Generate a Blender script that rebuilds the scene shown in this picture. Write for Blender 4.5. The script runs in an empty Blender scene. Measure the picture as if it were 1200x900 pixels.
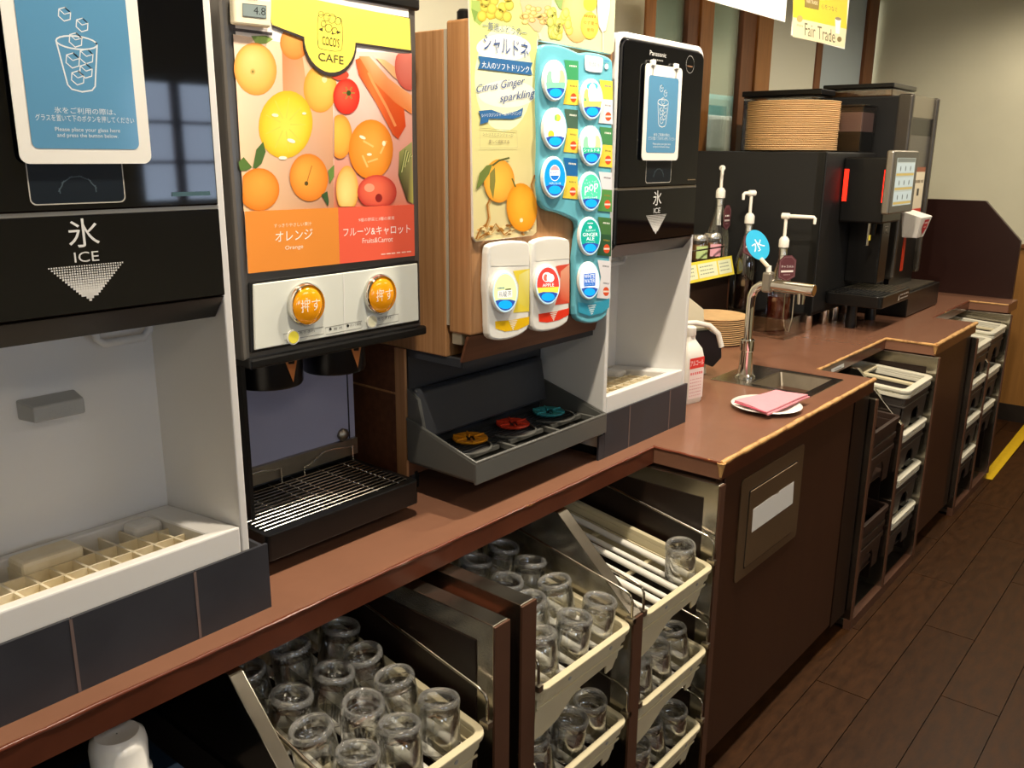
import bpy, bmesh, math, random
from mathutils import Vector, Matrix
random.seed(11)
S = bpy.context.scene
C = S.collection

# ---------------------------------------------------------------- camera, world, lights, exposure
F, YAW, PIT, ROL = 1030.03, 0.8763755, 0.25615492, -0.00916568
EYE = Vector((0.0, 0.0, 1.5))
_f = Vector((math.sin(YAW)*math.cos(PIT), math.cos(YAW)*math.cos(PIT), -math.sin(PIT)))
_r = Vector((math.cos(YAW), -math.sin(YAW), 0.0))
_d = _f.cross(_r)
RT = _r*math.cos(ROL) + _d*math.sin(ROL)
DN = -_r*math.sin(ROL) + _d*math.cos(ROL)
cam = bpy.data.cameras.new('camera')
cam.sensor_width = 36.0
cam.lens = 36.0*F/1200.0
cam.clip_start = 0.02
camo = bpy.data.objects.new('camera', cam)
C.objects.link(camo)
m3 = Matrix((RT, -DN, -_f)).transposed()
camo.matrix_world = Matrix.Translation(EYE) @ m3.to_4x4()
S.camera = camo

w = bpy.data.worlds.new('world'); S.world = w
w.use_nodes = True
w.node_tree.nodes['Background'].inputs['Color'].default_value = (0.75, 0.85, 1.0, 1)
w.node_tree.nodes['Background'].inputs['Strength'].default_value = 0.5

def lamp(name, kind, loc, energy, color, **kw):
    l = bpy.data.lights.new(name, kind)
    l.energy = energy; l.color = color
    for k, v in kw.items():
        if k != 'aim': setattr(l, k, v)
    o = bpy.data.objects.new(name, l); C.objects.link(o)
    o.location = loc
    if 'aim' in kw:
        o.rotation_euler = (Vector(kw['aim'])-Vector(loc)).to_track_quat('-Z', 'Y').to_euler()
    return o
WARM = (1.0, 0.87, 0.69)
SPOTS = [(0.75, 0.70, 2.45, 66), (1.65, 0.70, 2.45, 80), (2.75, 0.60, 2.45, 56), (3.9, 0.6, 2.45, 32), (5.0, 0.6, 2.45, 36)]
for sx, sy, sz, se in SPOTS:
    lamp('ceiling_downlight', 'SPOT', (sx, sy, sz), se, WARM, spot_size=math.radians(164), spot_blend=0.5, shadow_soft_size=0.035, aim=(sx, sy+0.12, 0))
for ax, ay, ae in ((-0.6, -1.2, 9), (2.0, -1.4, 9), (4.2, -1.2, 7)):
    lamp('room_fill_light', 'AREA', (ax, ay, 2.54), ae, (1.0, 0.86, 0.68), shape='RECTANGLE', size=1.1, size_y=0.35, aim=(ax, ay, 0))  # unseen area fills added to raise the general room brightness
S.view_settings.view_transform = 'Standard'
S.view_settings.look = 'None'
S.view_settings.gamma = 1.0
S.view_settings.use_curve_mapping = False
S.view_settings.exposure = 0.2

lamp('room_beyond_fill', 'AREA', (4.6, 2.4, 2.54), 26, (1.0, 0.95, 0.85), shape='RECTANGLE', size=1.4, size_y=0.3, aim=(4.6, 2.4, 0))  # unseen lamp added to brighten the space behind the glass

# ---------------------------------------------------------------- helpers
def ray(px, py):
    return RT*((px-600)/F) + DN*((py-450)/F) + _f
def PY(px, py, Y):
    d = ray(px, py); return EYE + d*(Y/d.y)
def PX(px, py, X):
    d = ray(px, py); return EYE + d*(X/d.x)
def PZ(px, py, Z):
    d = ray(px, py); return EYE + d*((Z-EYE.z)/d.z)
def lin(c):
    if isinstance(c, str):
        c = c.lstrip('#'); c = tuple(int(c[i:i+2], 16)/255 for i in (0, 2, 4))
    return tuple((x/12.92 if x <= 0.04045 else ((x+0.055)/1.055)**2.4) for x in c[:3]) + (1.0,)

MATS = {}
def mat(name, col, rough=0.5, metal=0.0, var=0.0, vscale=8.0, bump=0.0, bscale=60.0, stretch=None, col2=None,
        spec=0.5, rvar=0.0, p0=0.35, p1=0.65, emit=0.0, coat=0.0, objrand=0.0, trans=0.0, alpha=1.0, ior=1.45):
    m = bpy.data.materials.new(name); m.use_nodes = True
    nt = m.node_tree; b = nt.nodes['Principled BSDF']
    L = nt.links
    b.inputs['Roughness'].default_value = rough
    b.inputs['Metallic'].default_value = metal
    b.inputs['Specular IOR Level'].default_value = spec
    b.inputs['Coat Weight'].default_value = coat
    b.inputs['Coat Roughness'].default_value = 0.08
    b.inputs['Transmission Weight'].default_value = trans
    b.inputs['Alpha'].default_value = alpha
    b.inputs['IOR'].default_value = ior
    c = lin(col)
    b.inputs['Base Color'].default_value = c
    if emit:
        b.inputs['Emission Color'].default_value = c
        b.inputs['Emission Strength'].default_value = emit
    if var or bump or rvar:
        tc = nt.nodes.new('ShaderNodeTexCoord'); mp = nt.nodes.new('ShaderNodeMapping')
        L.new(tc.outputs['Object'], mp.inputs['Vector'])
        if stretch: mp.inputs['Scale'].default_value = stretch
        n = nt.nodes.new('ShaderNodeTexNoise'); n.inputs['Scale'].default_value = vscale
        n.inputs['Detail'].default_value = 6; n.inputs['Roughness'].default_value = 0.6
        L.new(mp.outputs[0], n.inputs['Vector'])
        if var:
            r = nt.nodes.new('ShaderNodeValToRGB')
            c2 = lin(col2) if col2 else tuple(x*(1-var) for x in c[:3])+(1,)
            r.color_ramp.elements[0].color = c2; r.color_ramp.elements[0].position = p0
            r.color_ramp.elements[1].color = c; r.color_ramp.elements[1].position = p1
            L.new(n.outputs['Fac'], r.inputs[0])
            out = r.outputs[0]
            if objrand:
                oi = nt.nodes.new('ShaderNodeObjectInfo'); hs = nt.nodes.new('ShaderNodeHueSaturation')
                mr = nt.nodes.new('ShaderNodeMapRange')
                mr.inputs['To Min'].default_value = 1-objrand; mr.inputs['To Max'].default_value = 1+objrand
                L.new(oi.outputs['Random'], mr.inputs[0]); L.new(mr.outputs[0], hs.inputs['Value'])
                L.new(out, hs.inputs['Color']); out = hs.outputs[0]
            L.new(out, b.inputs['Base Color'])
        if rvar:
            mr = nt.nodes.new('ShaderNodeMapRange')
            mr.inputs['To Min'].default_value = max(0.02, rough-rvar); mr.inputs['To Max'].default_value = rough+rvar
            L.new(n.outputs['Fac'], mr.inputs[0]); L.new(mr.outputs[0], b.inputs['Roughness'])
        if bump:
            n2 = nt.nodes.new('ShaderNodeTexNoise'); n2.inputs['Scale'].default_value = bscale
            L.new(mp.outputs[0], n2.inputs['Vector'])
            bp = nt.nodes.new('ShaderNodeBump'); bp.inputs['Strength'].default_value = bump
            bp.inputs['Distance'].default_value = 0.002
            L.new(n2.outputs['Fac'], bp.inputs['Height']); L.new(bp.outputs[0], b.inputs['Normal'])
    MATS[name] = m
    return m

def printmat(name, emit=0.0, rough=0.4, spec=0.3):
    m = bpy.data.materials.new(name); m.use_nodes = True
    nt = m.node_tree; b = nt.nodes['Principled BSDF']
    a = nt.nodes.new('ShaderNodeVertexColor'); a.layer_name = 'Col'
    nt.links.new(a.outputs[0], b.inputs['Base Color'])
    b.inputs['Roughness'].default_value = rough; b.inputs['Specular IOR Level'].default_value = spec
    if emit:
        nt.links.new(a.outputs[0], b.inputs['Emission Color']); b.inputs['Emission Strength'].default_value = emit
    MATS[name] = m
printmat('print'); printmat('print_gloss', 0.0, 0.12, 0.5); printmat('print_backlit', 0.55, 0.3); printmat('print_screen', 0.35, 0.2)

def glassmat(name, col=(0.97, 0.98, 0.97), mixf=0.5, ior=1.45, rough=0.0):
    m = bpy.data.materials.new(name); m.use_nodes = True
    nt = m.node_tree; nt.nodes.clear()
    o = nt.nodes.new('ShaderNodeOutputMaterial'); mx = nt.nodes.new('ShaderNodeMixShader')
    t = nt.nodes.new('ShaderNodeBsdfTransparent'); g = nt.nodes.new('ShaderNodeBsdfGlass')
    t.inputs[0].default_value = (*col, 1); g.inputs['Color'].default_value = (*col, 1)
    g.inputs['IOR'].default_value = ior; g.inputs['Roughness'].default_value = rough
    mx.inputs[0].default_value = mixf
    nt.links.new(t.outputs[0], mx.inputs[1]); nt.links.new(g.outputs[0], mx.inputs[2]); nt.links.new(mx.outputs[0], o.inputs[0])
    MATS[name] = m
def thinmat(name, col, refl=0.12):
    m = bpy.data.materials.new(name); m.use_nodes = True
    nt = m.node_tree; nt.nodes.clear()
    o = nt.nodes.new('ShaderNodeOutputMaterial'); mx = nt.nodes.new('ShaderNodeMixShader')
    t = nt.nodes.new('ShaderNodeBsdfTransparent'); g = nt.nodes.new('ShaderNodeBsdfGlossy')
    fr = nt.nodes.new('ShaderNodeLayerWeight'); fr.inputs[0].default_value = 0.35
    mr = nt.nodes.new('ShaderNodeMapRange'); mr.inputs['To Min'].default_value = refl*0.4; mr.inputs['To Max'].default_value = 0.8
    t.inputs[0].default_value = (*col, 1); g.inputs['Roughness'].default_value = 0.03; g.inputs['Color'].default_value = (0.95, 0.95, 0.95, 1)
    nt.links.new(fr.outputs['Fresnel'], mr.inputs[0]); nt.links.new(mr.outputs[0], mx.inputs[0])
    nt.links.new(t.outputs[0], mx.inputs[1]); nt.links.new(g.outputs[0], mx.inputs[2]); nt.links.new(mx.outputs[0], o.inputs[0])
    MATS[name] = m

OFF = {}
def off(o): return OFF.get(o.name, Vector((0, 0, 0))) if o else Vector((0, 0, 0))
def thing(name, label, cat, loc=(0, 0, 0), group=None):
    o = bpy.data.objects.new(name, None); C.objects.link(o)
    o.location = loc; o.empty_display_size = 0.05
    o['label'] = label; o['category'] = cat
    if group: o['group'] = group
    OFF[o.name] = Vector(loc)
    return o
def tag(o, label, cat, group=None):
    o['label'] = label; o['category'] = cat
    if group: o['group'] = group
    return o
def structure(o):
    o['kind'] = 'structure'; return o
def finish(name, me, m, parent, bevel=0.0, smooth=0.0, seg=2, loc=None):
    o = bpy.data.objects.new(name, me); C.objects.link(o)
    if m is not None and not me.materials:
        me.materials.append(MATS[m] if isinstance(m, str) else m)
    if parent is not None:
        o.parent = parent; OFF[o.name] = off(parent).copy()
    if loc is not None: o.location = loc
    if smooth:
        me.polygons.foreach_set('use_smooth', [True]*len(me.polygons))
        me.set_sharp_from_angle(angle=math.radians(smooth))
    if bevel:
        b = o.modifiers.new('bevel', 'BEVEL'); b.width = bevel; b.segments = seg
        b.limit_method = 'ANGLE'; b.angle_limit = math.radians(40)
    return o
def copytree(o, parent=None):
    c = o.copy(); C.objects.link(c)
    if parent is not None: c.parent = parent
    for ch in list(o.children): copytree(ch, c)
    return c

class MB:
    def __init__(s): s.v = []; s.f = []
    def add(s, vs, fs):
        n = len(s.v); s.v += [Vector(p) for p in vs]; s.f += [tuple(n+i for i in f) for f in fs]; return s
    def box(s, x0, x1, y0, y1, z0, z1):
        return s.add([(x0,y0,z0),(x1,y0,z0),(x1,y1,z0),(x0,y1,z0),(x0,y0,z1),(x1,y0,z1),(x1,y1,z1),(x0,y1,z1)],
                     [(0,3,2,1),(4,5,6,7),(0,1,5,4),(1,2,6,5),(2,3,7,6),(3,0,4,7)])
    def hexa(s, p):   # 8 points: bottom 0-3, top 4-7
        return s.add(p, [(0,3,2,1),(4,5,6,7),(0,1,5,4),(1,2,6,5),(2,3,7,6),(3,0,4,7)])
    def prism(s, poly, axis, a0, a1):
        def P(p, a):
            return {'x': (a, p[0], p[1]), 'y': (p[0], a, p[1]), 'z': (p[0], p[1], a)}[axis]
        n = len(poly)
        vs = [P(p, a0) for p in poly]+[P(p, a1) for p in poly]
        return s.add(vs, [tuple(range(n))[::-1], tuple(range(n, 2*n))]+[(i, (i+1) % n, n+(i+1) % n, n+i) for i in range(n)])
    def ring(s, outer, inner, axis, a0, a1):
        def P(p, a):
            return {'x': (a, p[0], p[1]), 'y': (p[0], a, p[1]), 'z': (p[0], p[1], a)}[axis]
        n = len(outer)
        vs = [P(p, a0) for p in outer]+[P(p, a1) for p in outer]+[P(p, a0) for p in inner]+[P(p, a1) for p in inner]
        fs = []
        for i in range(n):
            j = (i+1) % n
            fs += [(i, j, n+j, n+i), (2*n+j, 2*n+i, 3*n+i, 3*n+j), (n+i, n+j, 3*n+j, 3*n+i), (j, i, 2*n+i, 2*n+j)]
        return s.add(vs, fs)
    def tube(s, pts, r, n=8, closed=False):
        pts = [Vector(p) for p in pts]; k = len(pts); vs = []; fs = []
        rr = r if isinstance(r, (list, tuple)) else [r]*k
        prev = None
        for i, p in enumerate(pts):
            a = pts[(i-1) % k] if (closed or i > 0) else p
            b = pts[(i+1) % k] if (closed or i < k-1) else p
            t = (b-a).normalized()
            if prev is None:
                u = t.orthogonal().normalized()
            else:
                u = (prev - t*prev.dot(t)).normalized()
            prev = u; q = t.cross(u)
            for j in range(n):
                an = 2*math.pi*j/n
                vs.append(p + (u*math.cos(an)+q*math.sin(an))*rr[i])
        for i in range(k if closed else k-1):
            for j in range(n):
                a = i*n+j; b = i*n+(j+1) % n; i2 = (i+1) % k
                fs.append((a, b, i2*n+(j+1) % n, i2*n+j))
        if not closed:
            fs += [tuple(range(n))[::-1], tuple(range((k-1)*n, k*n))]
        return s.add(vs, fs)
    def lathe(s, prof, c=(0, 0, 0), n=24, axis='z', capb=True, capt=True):
        c = Vector(c); vs = []; fs = []
        for r, z in prof:
            for j in range(n):
                an = 2*math.pi*j/n; x, y = r*math.cos(an), r*math.sin(an)
                vs.append(c+Vector({'z': (x, y, z), 'y': (x, -z, y), 'x': (z, x, y)}[axis]))
        k = len(prof)
        for i in range(k-1):
            for j in range(n):
                fs.append((i*n+j, i*n+(j+1) % n, (i+1)*n+(j+1) % n, (i+1)*n+j))
        if capb: fs.append(tuple(range(n))[::-1])
        if capt: fs.append(tuple(range((k-1)*n, k*n)))
        return s.add(vs, fs)
    def xf(s, M):
        s.v = [M @ p for p in s.v]; return s
    def build(s, name, m=None, parent=None, bevel=0.0, smooth=0.0, seg=2, loc=None, fix=True):
        o_ = off(parent)
        me = bpy.data.meshes.new(name)
        me.from_pydata([tuple(p-o_) for p in s.v], [], s.f)
        if fix:
            bm = bmesh.new(); bm.from_mesh(me); bmesh.ops.recalc_face_normals(bm, faces=bm.faces); bm.to_mesh(me); bm.free()
        me.update()
        return finish(name, me, m, parent, bevel, smooth, seg, loc)

def rr(x0, y0, x1, y1, r, n=5):
    out = []
    for cx, cy, a0 in ((x1-r, y1-r, 0), (x0+r, y1-r, 90), (x0+r, y0+r, 180), (x1-r, y0+r, 270)):
        for i in range(n+1):
            a = math.radians(a0+90*i/n); out.append((cx+r*math.cos(a), cy+r*math.sin(a)))
    return out
def box(name, x0, x1, y0, y1, z0, z1, m, parent=None, bevel=0.0, **k):
    return MB().box(x0, x1, y0, y1, z0, z1).build(name, m, parent, bevel, **k)

_G = {}
def glyphs(body):
    if body in _G: return _G[body]
    c = bpy.data.curves.new('t', 'FONT'); c.body = body; c.resolution_u = 3
    o = bpy.data.objects.new('t', c); C.objects.link(o)
    dg = bpy.context.evaluated_depsgraph_get(); dg.update()
    me = bpy.data.meshes.new_from_object(o.evaluated_get(dg))
    vs = [(p.co.x, p.co.y) for p in me.vertices]; fs = [tuple(p.vertices) for p in me.polygons]
    bpy.data.objects.remove(o); bpy.data.curves.remove(c); bpy.data.meshes.remove(me)
    xs = [p[0] for p in vs]; ys = [p[1] for p in vs]
    x0, x1, y0, y1 = min(xs), max(xs), min(ys), max(ys)
    vs = [((x-x0)/(x1-x0), (y-y0)/(y1-y0)) for x, y in vs]
    _G[body] = (vs, fs, (x1-x0)/(y1-y0))
    return _G[body]

class Print:
    """flat print lying on a plane: coloured shapes and lettering, layered a fraction of a millimetre apart"""
    def __init__(s, q, n, base=0.0003, step=0.000025):
        s.q = q; s.n = Vector(n); s.v = []; s.f = []; s.c = []; s.base = base; s.step = step; s.k = 0
    def _put(s, pts3, faces, cols, layer=None):
        if layer is None:
            s.k += 1; layer = s.k
            if s.cyc: layer = s.cyc+(s.k % 6)
        o = s.n*(s.base+layer*s.step); n = len(s.v)
        s.v += [Vector(p)+o for p in pts3]
        for f in faces:
            s.f.append(tuple(n+i for i in f)); s.c.append([cols[i] for i in f])
    def poly(s, pts, col):
        p3 = [s.q(*p) for p in pts]; c = lin(col)
        s._put(p3, [tuple(range(len(pts)))], [c]*len(pts))
    def grad(s, pts, cols):
        p3 = [s.q(*p) for p in pts]
        s._put(p3, [tuple(range(len(pts)))], [lin(c) for c in cols])
    def ell(s, cx, cy, rx, ry, col, rot=0.0, n=28):
        a = math.radians(rot); ca, sa = math.cos(a), math.sin(a)
        s.poly([(cx+rx*math.cos(t)*ca-ry*math.sin(t)*sa, cy+rx*math.cos(t)*sa+ry*math.sin(t)*ca) for t in [2*math.pi*i/n for i in range(n)]], col)
    def fruit(s, cx, cy, rx, ry, cin, cout, rot=0.0, hx=-0.25, hy=-0.3, n=28, mid=None, clip=None):
        a = math.radians(rot); ca, sa = math.cos(a), math.sin(a)
        ci, co = lin(cin), lin(cout); cm = lin(mid) if mid else tuple((x+y)/2 for x, y in zip(ci, co))
        pts = []; cols = []
        for rad, c in ((0, ci), (0.4, tuple(x*.65+y*.35 for x, y in zip(ci, cm))), (0.78, cm), (1, co)):
            for i in range(n):
                t = 2*math.pi*i/n
                ux = rad*math.cos(t)+hx*(1-rad); uy = rad*math.sin(t)+hy*(1-rad)
                x = cx+rx*ux*ca-ry*uy*sa; y = cy+rx*ux*sa+ry*uy*ca
                if clip: x = min(max(x, clip[0]), clip[2]); y = min(max(y, clip[1]), clip[3])
                pts.append(s.q(x, y)); cols.append(c)
        fs = [(k*n+i, k*n+(i+1) % n, (k+1)*n+(i+1) % n, (k+1)*n+i) for k in range(3) for i in range(n)]
        s._put(pts, fs, cols)
    def line(s, pts, wd, col):
        L = [];  R = []
        for i, p in enumerate(pts):
            a = pts[max(i-1, 0)]; b = pts[min(i+1, len(pts)-1)]
            dx, dy = b[0]-a[0], b[1]-a[1]; l = math.hypot(dx, dy) or 1
            L.append((p[0]-dy/l*wd/2, p[1]+dx/l*wd/2)); R.append((p[0]+dy/l*wd/2, p[1]-dx/l*wd/2))
        n = len(pts); p3 = [s.q(*p) for p in L+R]; c = lin(col)
        s._put(p3, [(i, i+1, n+i+1, n+i) for i in range(n-1)], [c]*len(p3))
    def loop(s, pts, wd, col): s.line(list(pts)+[pts[0], pts[1]], wd, col)
    def text(s, body, pl, pr, h, col, shear=0.0):
        """left and right ends of the lettering (mid height) and its height, in the plane's own units"""
        vs, fs, asp = glyphs(body)
        dx, dy = pr[0]-pl[0], pr[1]-pl[1]
        up = s.vup
        p3 = [s.q(pl[0]+dx*u+up[0]*(v-.5)*h+shear*(v-.5)*h, pl[1]+dy*u+up[1]*(v-.5)*h) for u, v in vs]
        c = lin(col); s._put(p3, fs, [c]*len(p3))
    def fine(s, pl, pr, h, col, n=6):
        """a line of print too small to read: a row of short strokes"""
        rn = random.Random(int(abs(pl[0]*997+pl[1]*131)*10) % 9999); dx, dy = pr[0]-pl[0], pr[1]-pl[1]; k = s.k+1
        for i in range(n):
            a, b = (i+.08)/n, (i+rn.uniform(.6, .92))/n
            s.k = k-1; s.line([(pl[0]+dx*a, pl[1]+dy*a), (pl[0]+dx*b, pl[1]+dy*b)], h*.62, col)
    vup = (0, -1); cyc = 0
    def scatter(s, on):          # many small overlapping shapes share a few layers
        if on: s.cyc = s.k+1
        else: s.k = s.cyc+6; s.cyc = 0
    def build(s, name, m='print', parent=None):
        o_ = off(parent)
        me = bpy.data.meshes.new(name); me.from_pydata([tuple(p-o_) for p in s.v], [], s.f); me.update()
        at = me.color_attributes.new('Col', 'FLOAT_COLOR', 'CORNER')
        flat = [x for cs in s.c for c in cs for x in c]
        at.data.foreach_set('color', flat)
        return finish(name, me, m, parent)
def photo_print(Y):                       # print on a front that faces the room (plane y = Y), drawn in picture units
    return Print(lambda x, y: PY(x, y, Y), (0, -1, 0))
def plane_print(o, U, V, **k):            # print on any plane, drawn in metres
    o, U, V = Vector(o), Vector(U), Vector(V)
    p = Print(lambda x, y: o+U*x+V*y, U.cross(V), **k); p.vup = (0, 1); return p
def pxpoly(pts, Y): return [(lambda p: (p.x, p.z))(PY(x, y, Y)) for x, y in pts]
def smoothpoly(pts, it=2):
    for _ in range(it):
        q = []
        for i, p in enumerate(pts):
            b = pts[(i+1) % len(pts)]
            q += [(p[0]*.75+b[0]*.25, p[1]*.75+b[1]*.25), (p[0]*.25+b[0]*.75, p[1]*.25+b[1]*.75)]
        pts = q
    return pts

# ---------------------------------------------------------------- materials
mat('laminate', '#835c48', 0.26, var=0.07, vscale=14)
mat('laminate_edge', '#5e3120', 0.28, var=0.3, vscale=9, coat=0.3)
mat('cabinet_brown', '#422718', 0.42, var=0.12, vscale=5, stretch=(6, 6, 0.5))
mat('brown_edge', '#5a3c2c', 0.45, var=0.1, vscale=20)
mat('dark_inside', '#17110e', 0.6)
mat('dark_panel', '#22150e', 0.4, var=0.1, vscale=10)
mat('end_panel_brown', '#2c1814', 0.3, var=0.12, vscale=4)
mat('wall_cream', '#dcd8be', 0.85, var=0.05, vscale=3, bump=0.05, bscale=90)
mat('wall_panel_cream', '#cfcdb8', 0.8)
mat('wall_panel_blue', '#a9b4b6', 0.8)
mat('ceiling_white', '#d8d4c8', 0.9)
mat('oak', '#a06a34', 0.45, var=0.25, vscale=10, stretch=(8, 8, 0.6))
mat('oak_dark', '#7a4a26', 0.45, var=0.25, vscale=10, stretch=(8, 8, 0.6))
mat('wainscot_wood', '#a8763c', 0.45, var=0.18, vscale=8, stretch=(6, 6, 0.5))
mat('baseboard_dark', '#2a221c', 0.5)
mat('floor_plank', '#402610', 0.45, var=0.45, vscale=14, stretch=(1.0, 3, 3), rvar=0.1, objrand=0.10, bump=0.08, bscale=60, spec=0.22)
mat('floor_gap', '#1a0f08', 0.7)
mat('tape_yellow', '#e8c01e', 0.5, var=0.08, vscale=30)
mat('stainless', '#b9b3a6', 0.22, metal=1.0, var=0.1, vscale=6, rvar=0.1)
mat('steel_brushed', '#9c9384', 0.36, metal=1.0, var=0.08, vscale=40)
mat('bronze_plate', '#8a7458', 0.38, metal=0.7, var=0.08, vscale=12)
mat('chrome', '#d9d6cf', 0.05, metal=1.0)
mat('ice_white', '#e2e0dc', 0.32, var=0.02, vscale=3)
mat('tray_white', '#d6cba8', 0.38, var=0.04, vscale=8)
mat('rim_white', '#e4e0cc', 0.35, var=0.03, vscale=8)
mat('ice_tray', '#efe6cf', 0.4, var=0.1, vscale=10, col2='#e2d2ab')
mat('grey_plastic', '#a6a6a2', 0.4)
mat('black_gloss', '#05060a', 0.04, spec=0.6)
mat('black_satin', '#0d0d0d', 0.3)
mat('black_matte', '#141414', 0.55)
mat('skirt_grey', '#33343a', 0.5, var=0.2, vscale=12, rvar=0.1)
mat('tape_seam', '#6b5a55', 0.6)
mat('frame_grey', '#6b6864', 0.3, metal=0.6)
mat('frame_silver', '#9c968a', 0.34, metal=0.85)
mat('wire_bright', '#e4dfd4', 0.22, metal=1.0)
mat('post_grey', '#5a554e', 0.35, metal=0.7)
mat('panel_pale', '#dfe2d8', 0.35)
mat('back_blue', '#9c9cb2', 0.3, var=0.06, vscale=6)
mat('amber', '#f09a12', 0.08, coat=1.0, emit=0.18)
mat('wood_laminate', '#b98a5e', 0.4, var=0.3, vscale=9, stretch=(14, 14, 0.35), col2='#a07248')
mat('wood_laminate_dark_and_shaded', '#6e4630', 0.42, var=0.3, vscale=7, stretch=(0.5, 10, 10), col2='#5a3826')  # darker wood tone; on the lower side it carries painted shadow
mat('gasket', '#b4a894', 0.6)
mat('tray_grey', '#5a5a56', 0.35)
mat('tray_grey_dark', '#34363a', 0.35)
mat('module_white', '#f0efe8', 0.25)
mat('module_blue', '#6fc0d2', 0.25)
mat('ring_amber', '#e0941c', 0.3); mat('ring_red', '#d23c22', 0.3); mat('ring_teal', '#3d9aa0', 0.3)
mat('kraft', '#edc58e', 0.55, var=0.12, vscale=20)
mat('kraft_dark', '#a8784a', 0.5, var=0.3, vscale=6, stretch=(1, 8, 1))
mat('white_plastic', '#f1eee4', 0.3)
mat('red_led_and_reflection', '#ff2a18', 0.3, emit=1.3)
mat('tag_maroon', '#5d3136', 0.5)
mat('pink_cloth', '#e59aa6', 0.85, var=0.06, vscale=60, bump=0.2, bscale=500)
mat('pink_edge', '#e0607a', 0.8)
mat('plate_white', '#f2efe8', 0.12)
mat('syrup_dark', '#120806', 0.1); mat('syrup_red', '#5c1c0c', 0.1)
mat('crate_brown', '#3a2a22', 0.45, var=0.1, vscale=8)
mat('bin_dark', '#3a3430', 0.4)
mat('powder_pink', '#c8a49a', 0.8)
mat('bean', '#7a5028', 0.6, var=0.4, vscale=60)
mat('paper_white', '#ece9e0', 0.6)
mat('sign_yellow', '#f0dc4a', 0.5)
mat('sign_blue', '#35b4e0', 0.3)
mat('teal_cloth', '#8ec4c2', 0.8)
mat('silver_lid', '#c8c4ba', 0.25, metal=0.9)
mat('cream_plastic', '#e6dcc0', 0.4)
mat('window_light', '#cfe2ff', 0.5, emit=6.0)
mat('beyond_wall', '#a9ac98', 0.9)
mat('wood_worn', '#6a3320', 0.3, var=1.0, vscale=22, col2='#c99a58', p0=0.33, p1=0.38)
mat('edge_tan', '#cfa063', 0.5, var=0.6, vscale=30, col2='#8a5a34', p0=0.3, p1=0.5)
thinmat('tumbler_wall', (0.99, 0.995, 0.99), 0.32)
def rimmat(name):
    m = bpy.data.materials.new(name); m.use_nodes = True
    nt = m.node_tree; nt.nodes.clear(); N = nt.nodes.new; L = nt.links.new
    o = N('ShaderNodeOutputMaterial'); a = N('ShaderNodeMixShader'); b = N('ShaderNodeMixShader')
    t = N('ShaderNodeBsdfTransparent'); g = N('ShaderNodeBsdfGlossy'); d = N('ShaderNodeBsdfTranslucent'); d2 = N('ShaderNodeBsdfDiffuse'); c = N('ShaderNodeMixShader')
    t.inputs[0].default_value = (0.96, 0.97, 0.95, 1); g.inputs['Roughness'].default_value = 0.05
    d.inputs[0].default_value = d2.inputs[0].default_value = (0.95, 0.95, 0.92, 1)
    fr = N('ShaderNodeLayerWeight'); fr.inputs[0].default_value = 0.5
    a.inputs[0].default_value = 0.24; c.inputs[0].default_value = 0.5
    L(d.outputs[0], c.inputs[1]); L(d2.outputs[0], c.inputs[2])
    L(t.outputs[0], a.inputs[1]); L(c.outputs[0], a.inputs[2]); L(fr.outputs['Fresnel'], b.inputs[0]); L(a.outputs[0], b.inputs[1]); L(g.outputs[0], b.inputs[2]); L(b.outputs[0], o.inputs[0])
    MATS[name] = m
rimmat('tumbler_rim'); thinmat('thin_glass', (0.95, 0.97, 0.96), 0.25); thinmat('acrylic', (0.93, 0.93, 0.92), 0.2)
thinmat('smoke', (0.58, 0.57, 0.57), 0.2); thinmat('window_glass', (0.85, 0.9, 0.88), 0.15)
# ================================================================ the setting
FW = 5.72      # far wall
BW = 1.95      # wall behind the counter
fl = structure(box('floor', -2.6, FW, -3.2, 3.2, -0.06, -0.006, 'floor_gap'))
pw = 0.152
for r in range(14):
    y0 = -1.05+r*pw; x = -0.9+(r*0.37 % 0.9)-0.9
    while x < FW-0.02:
        L = 0.92; x0 = max(x, -0.9); x1 = min(x+L-0.003, FW)
        if x1-x0 > 0.05:
            box('plank', x0, x1, y0, y0+pw-0.0025, -0.006, 0.0, 'floor_plank', fl)
        x += L
# rest of the floor, out of the picture
box('floor_board_field', -2.6, FW, -3.2, -1.055, -0.006, 0.0, 'floor_plank', fl)
structure(box('ceiling', -2.6, FW, -3.2, 3.2, 2.6, 2.66, 'ceiling_white'))
structure(MB().box(-2.6, 3.12, BW, BW+0.08, 0, 2.6).box(3.12, FW, BW, BW+0.08, 0, 1.25).box(3.12, FW, BW, BW+0.08, 2.42, 2.6).build('wall_back', 'wall_cream'))
structure(box('wall_left', -2.66, -2.6, -3.2, 3.2, 0, 2.6, 'wall_cream'))
wr = structure(box('wall_right', FW, FW+0.06, -3.2, 3.2, 0, 2.6, 'wall_cream'))
box('wainscot', FW-0.012, FW, -3.2, BW, 0.10, 1.005, 'wainscot_wood', wr)
box('wainscot_cap', FW-0.03, FW, -3.2, BW, 1.005, 1.03, 'oak_dark', wr, bevel=0.004)
structure(box('baseboard_right', FW-0.018, FW, -3.2, BW, 0, 0.10, 'baseboard_dark'))
structure(box('wall_beyond', 2.4, FW, 3.12, 3.2, 0, 2.6, 'beyond_wall'))
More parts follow.
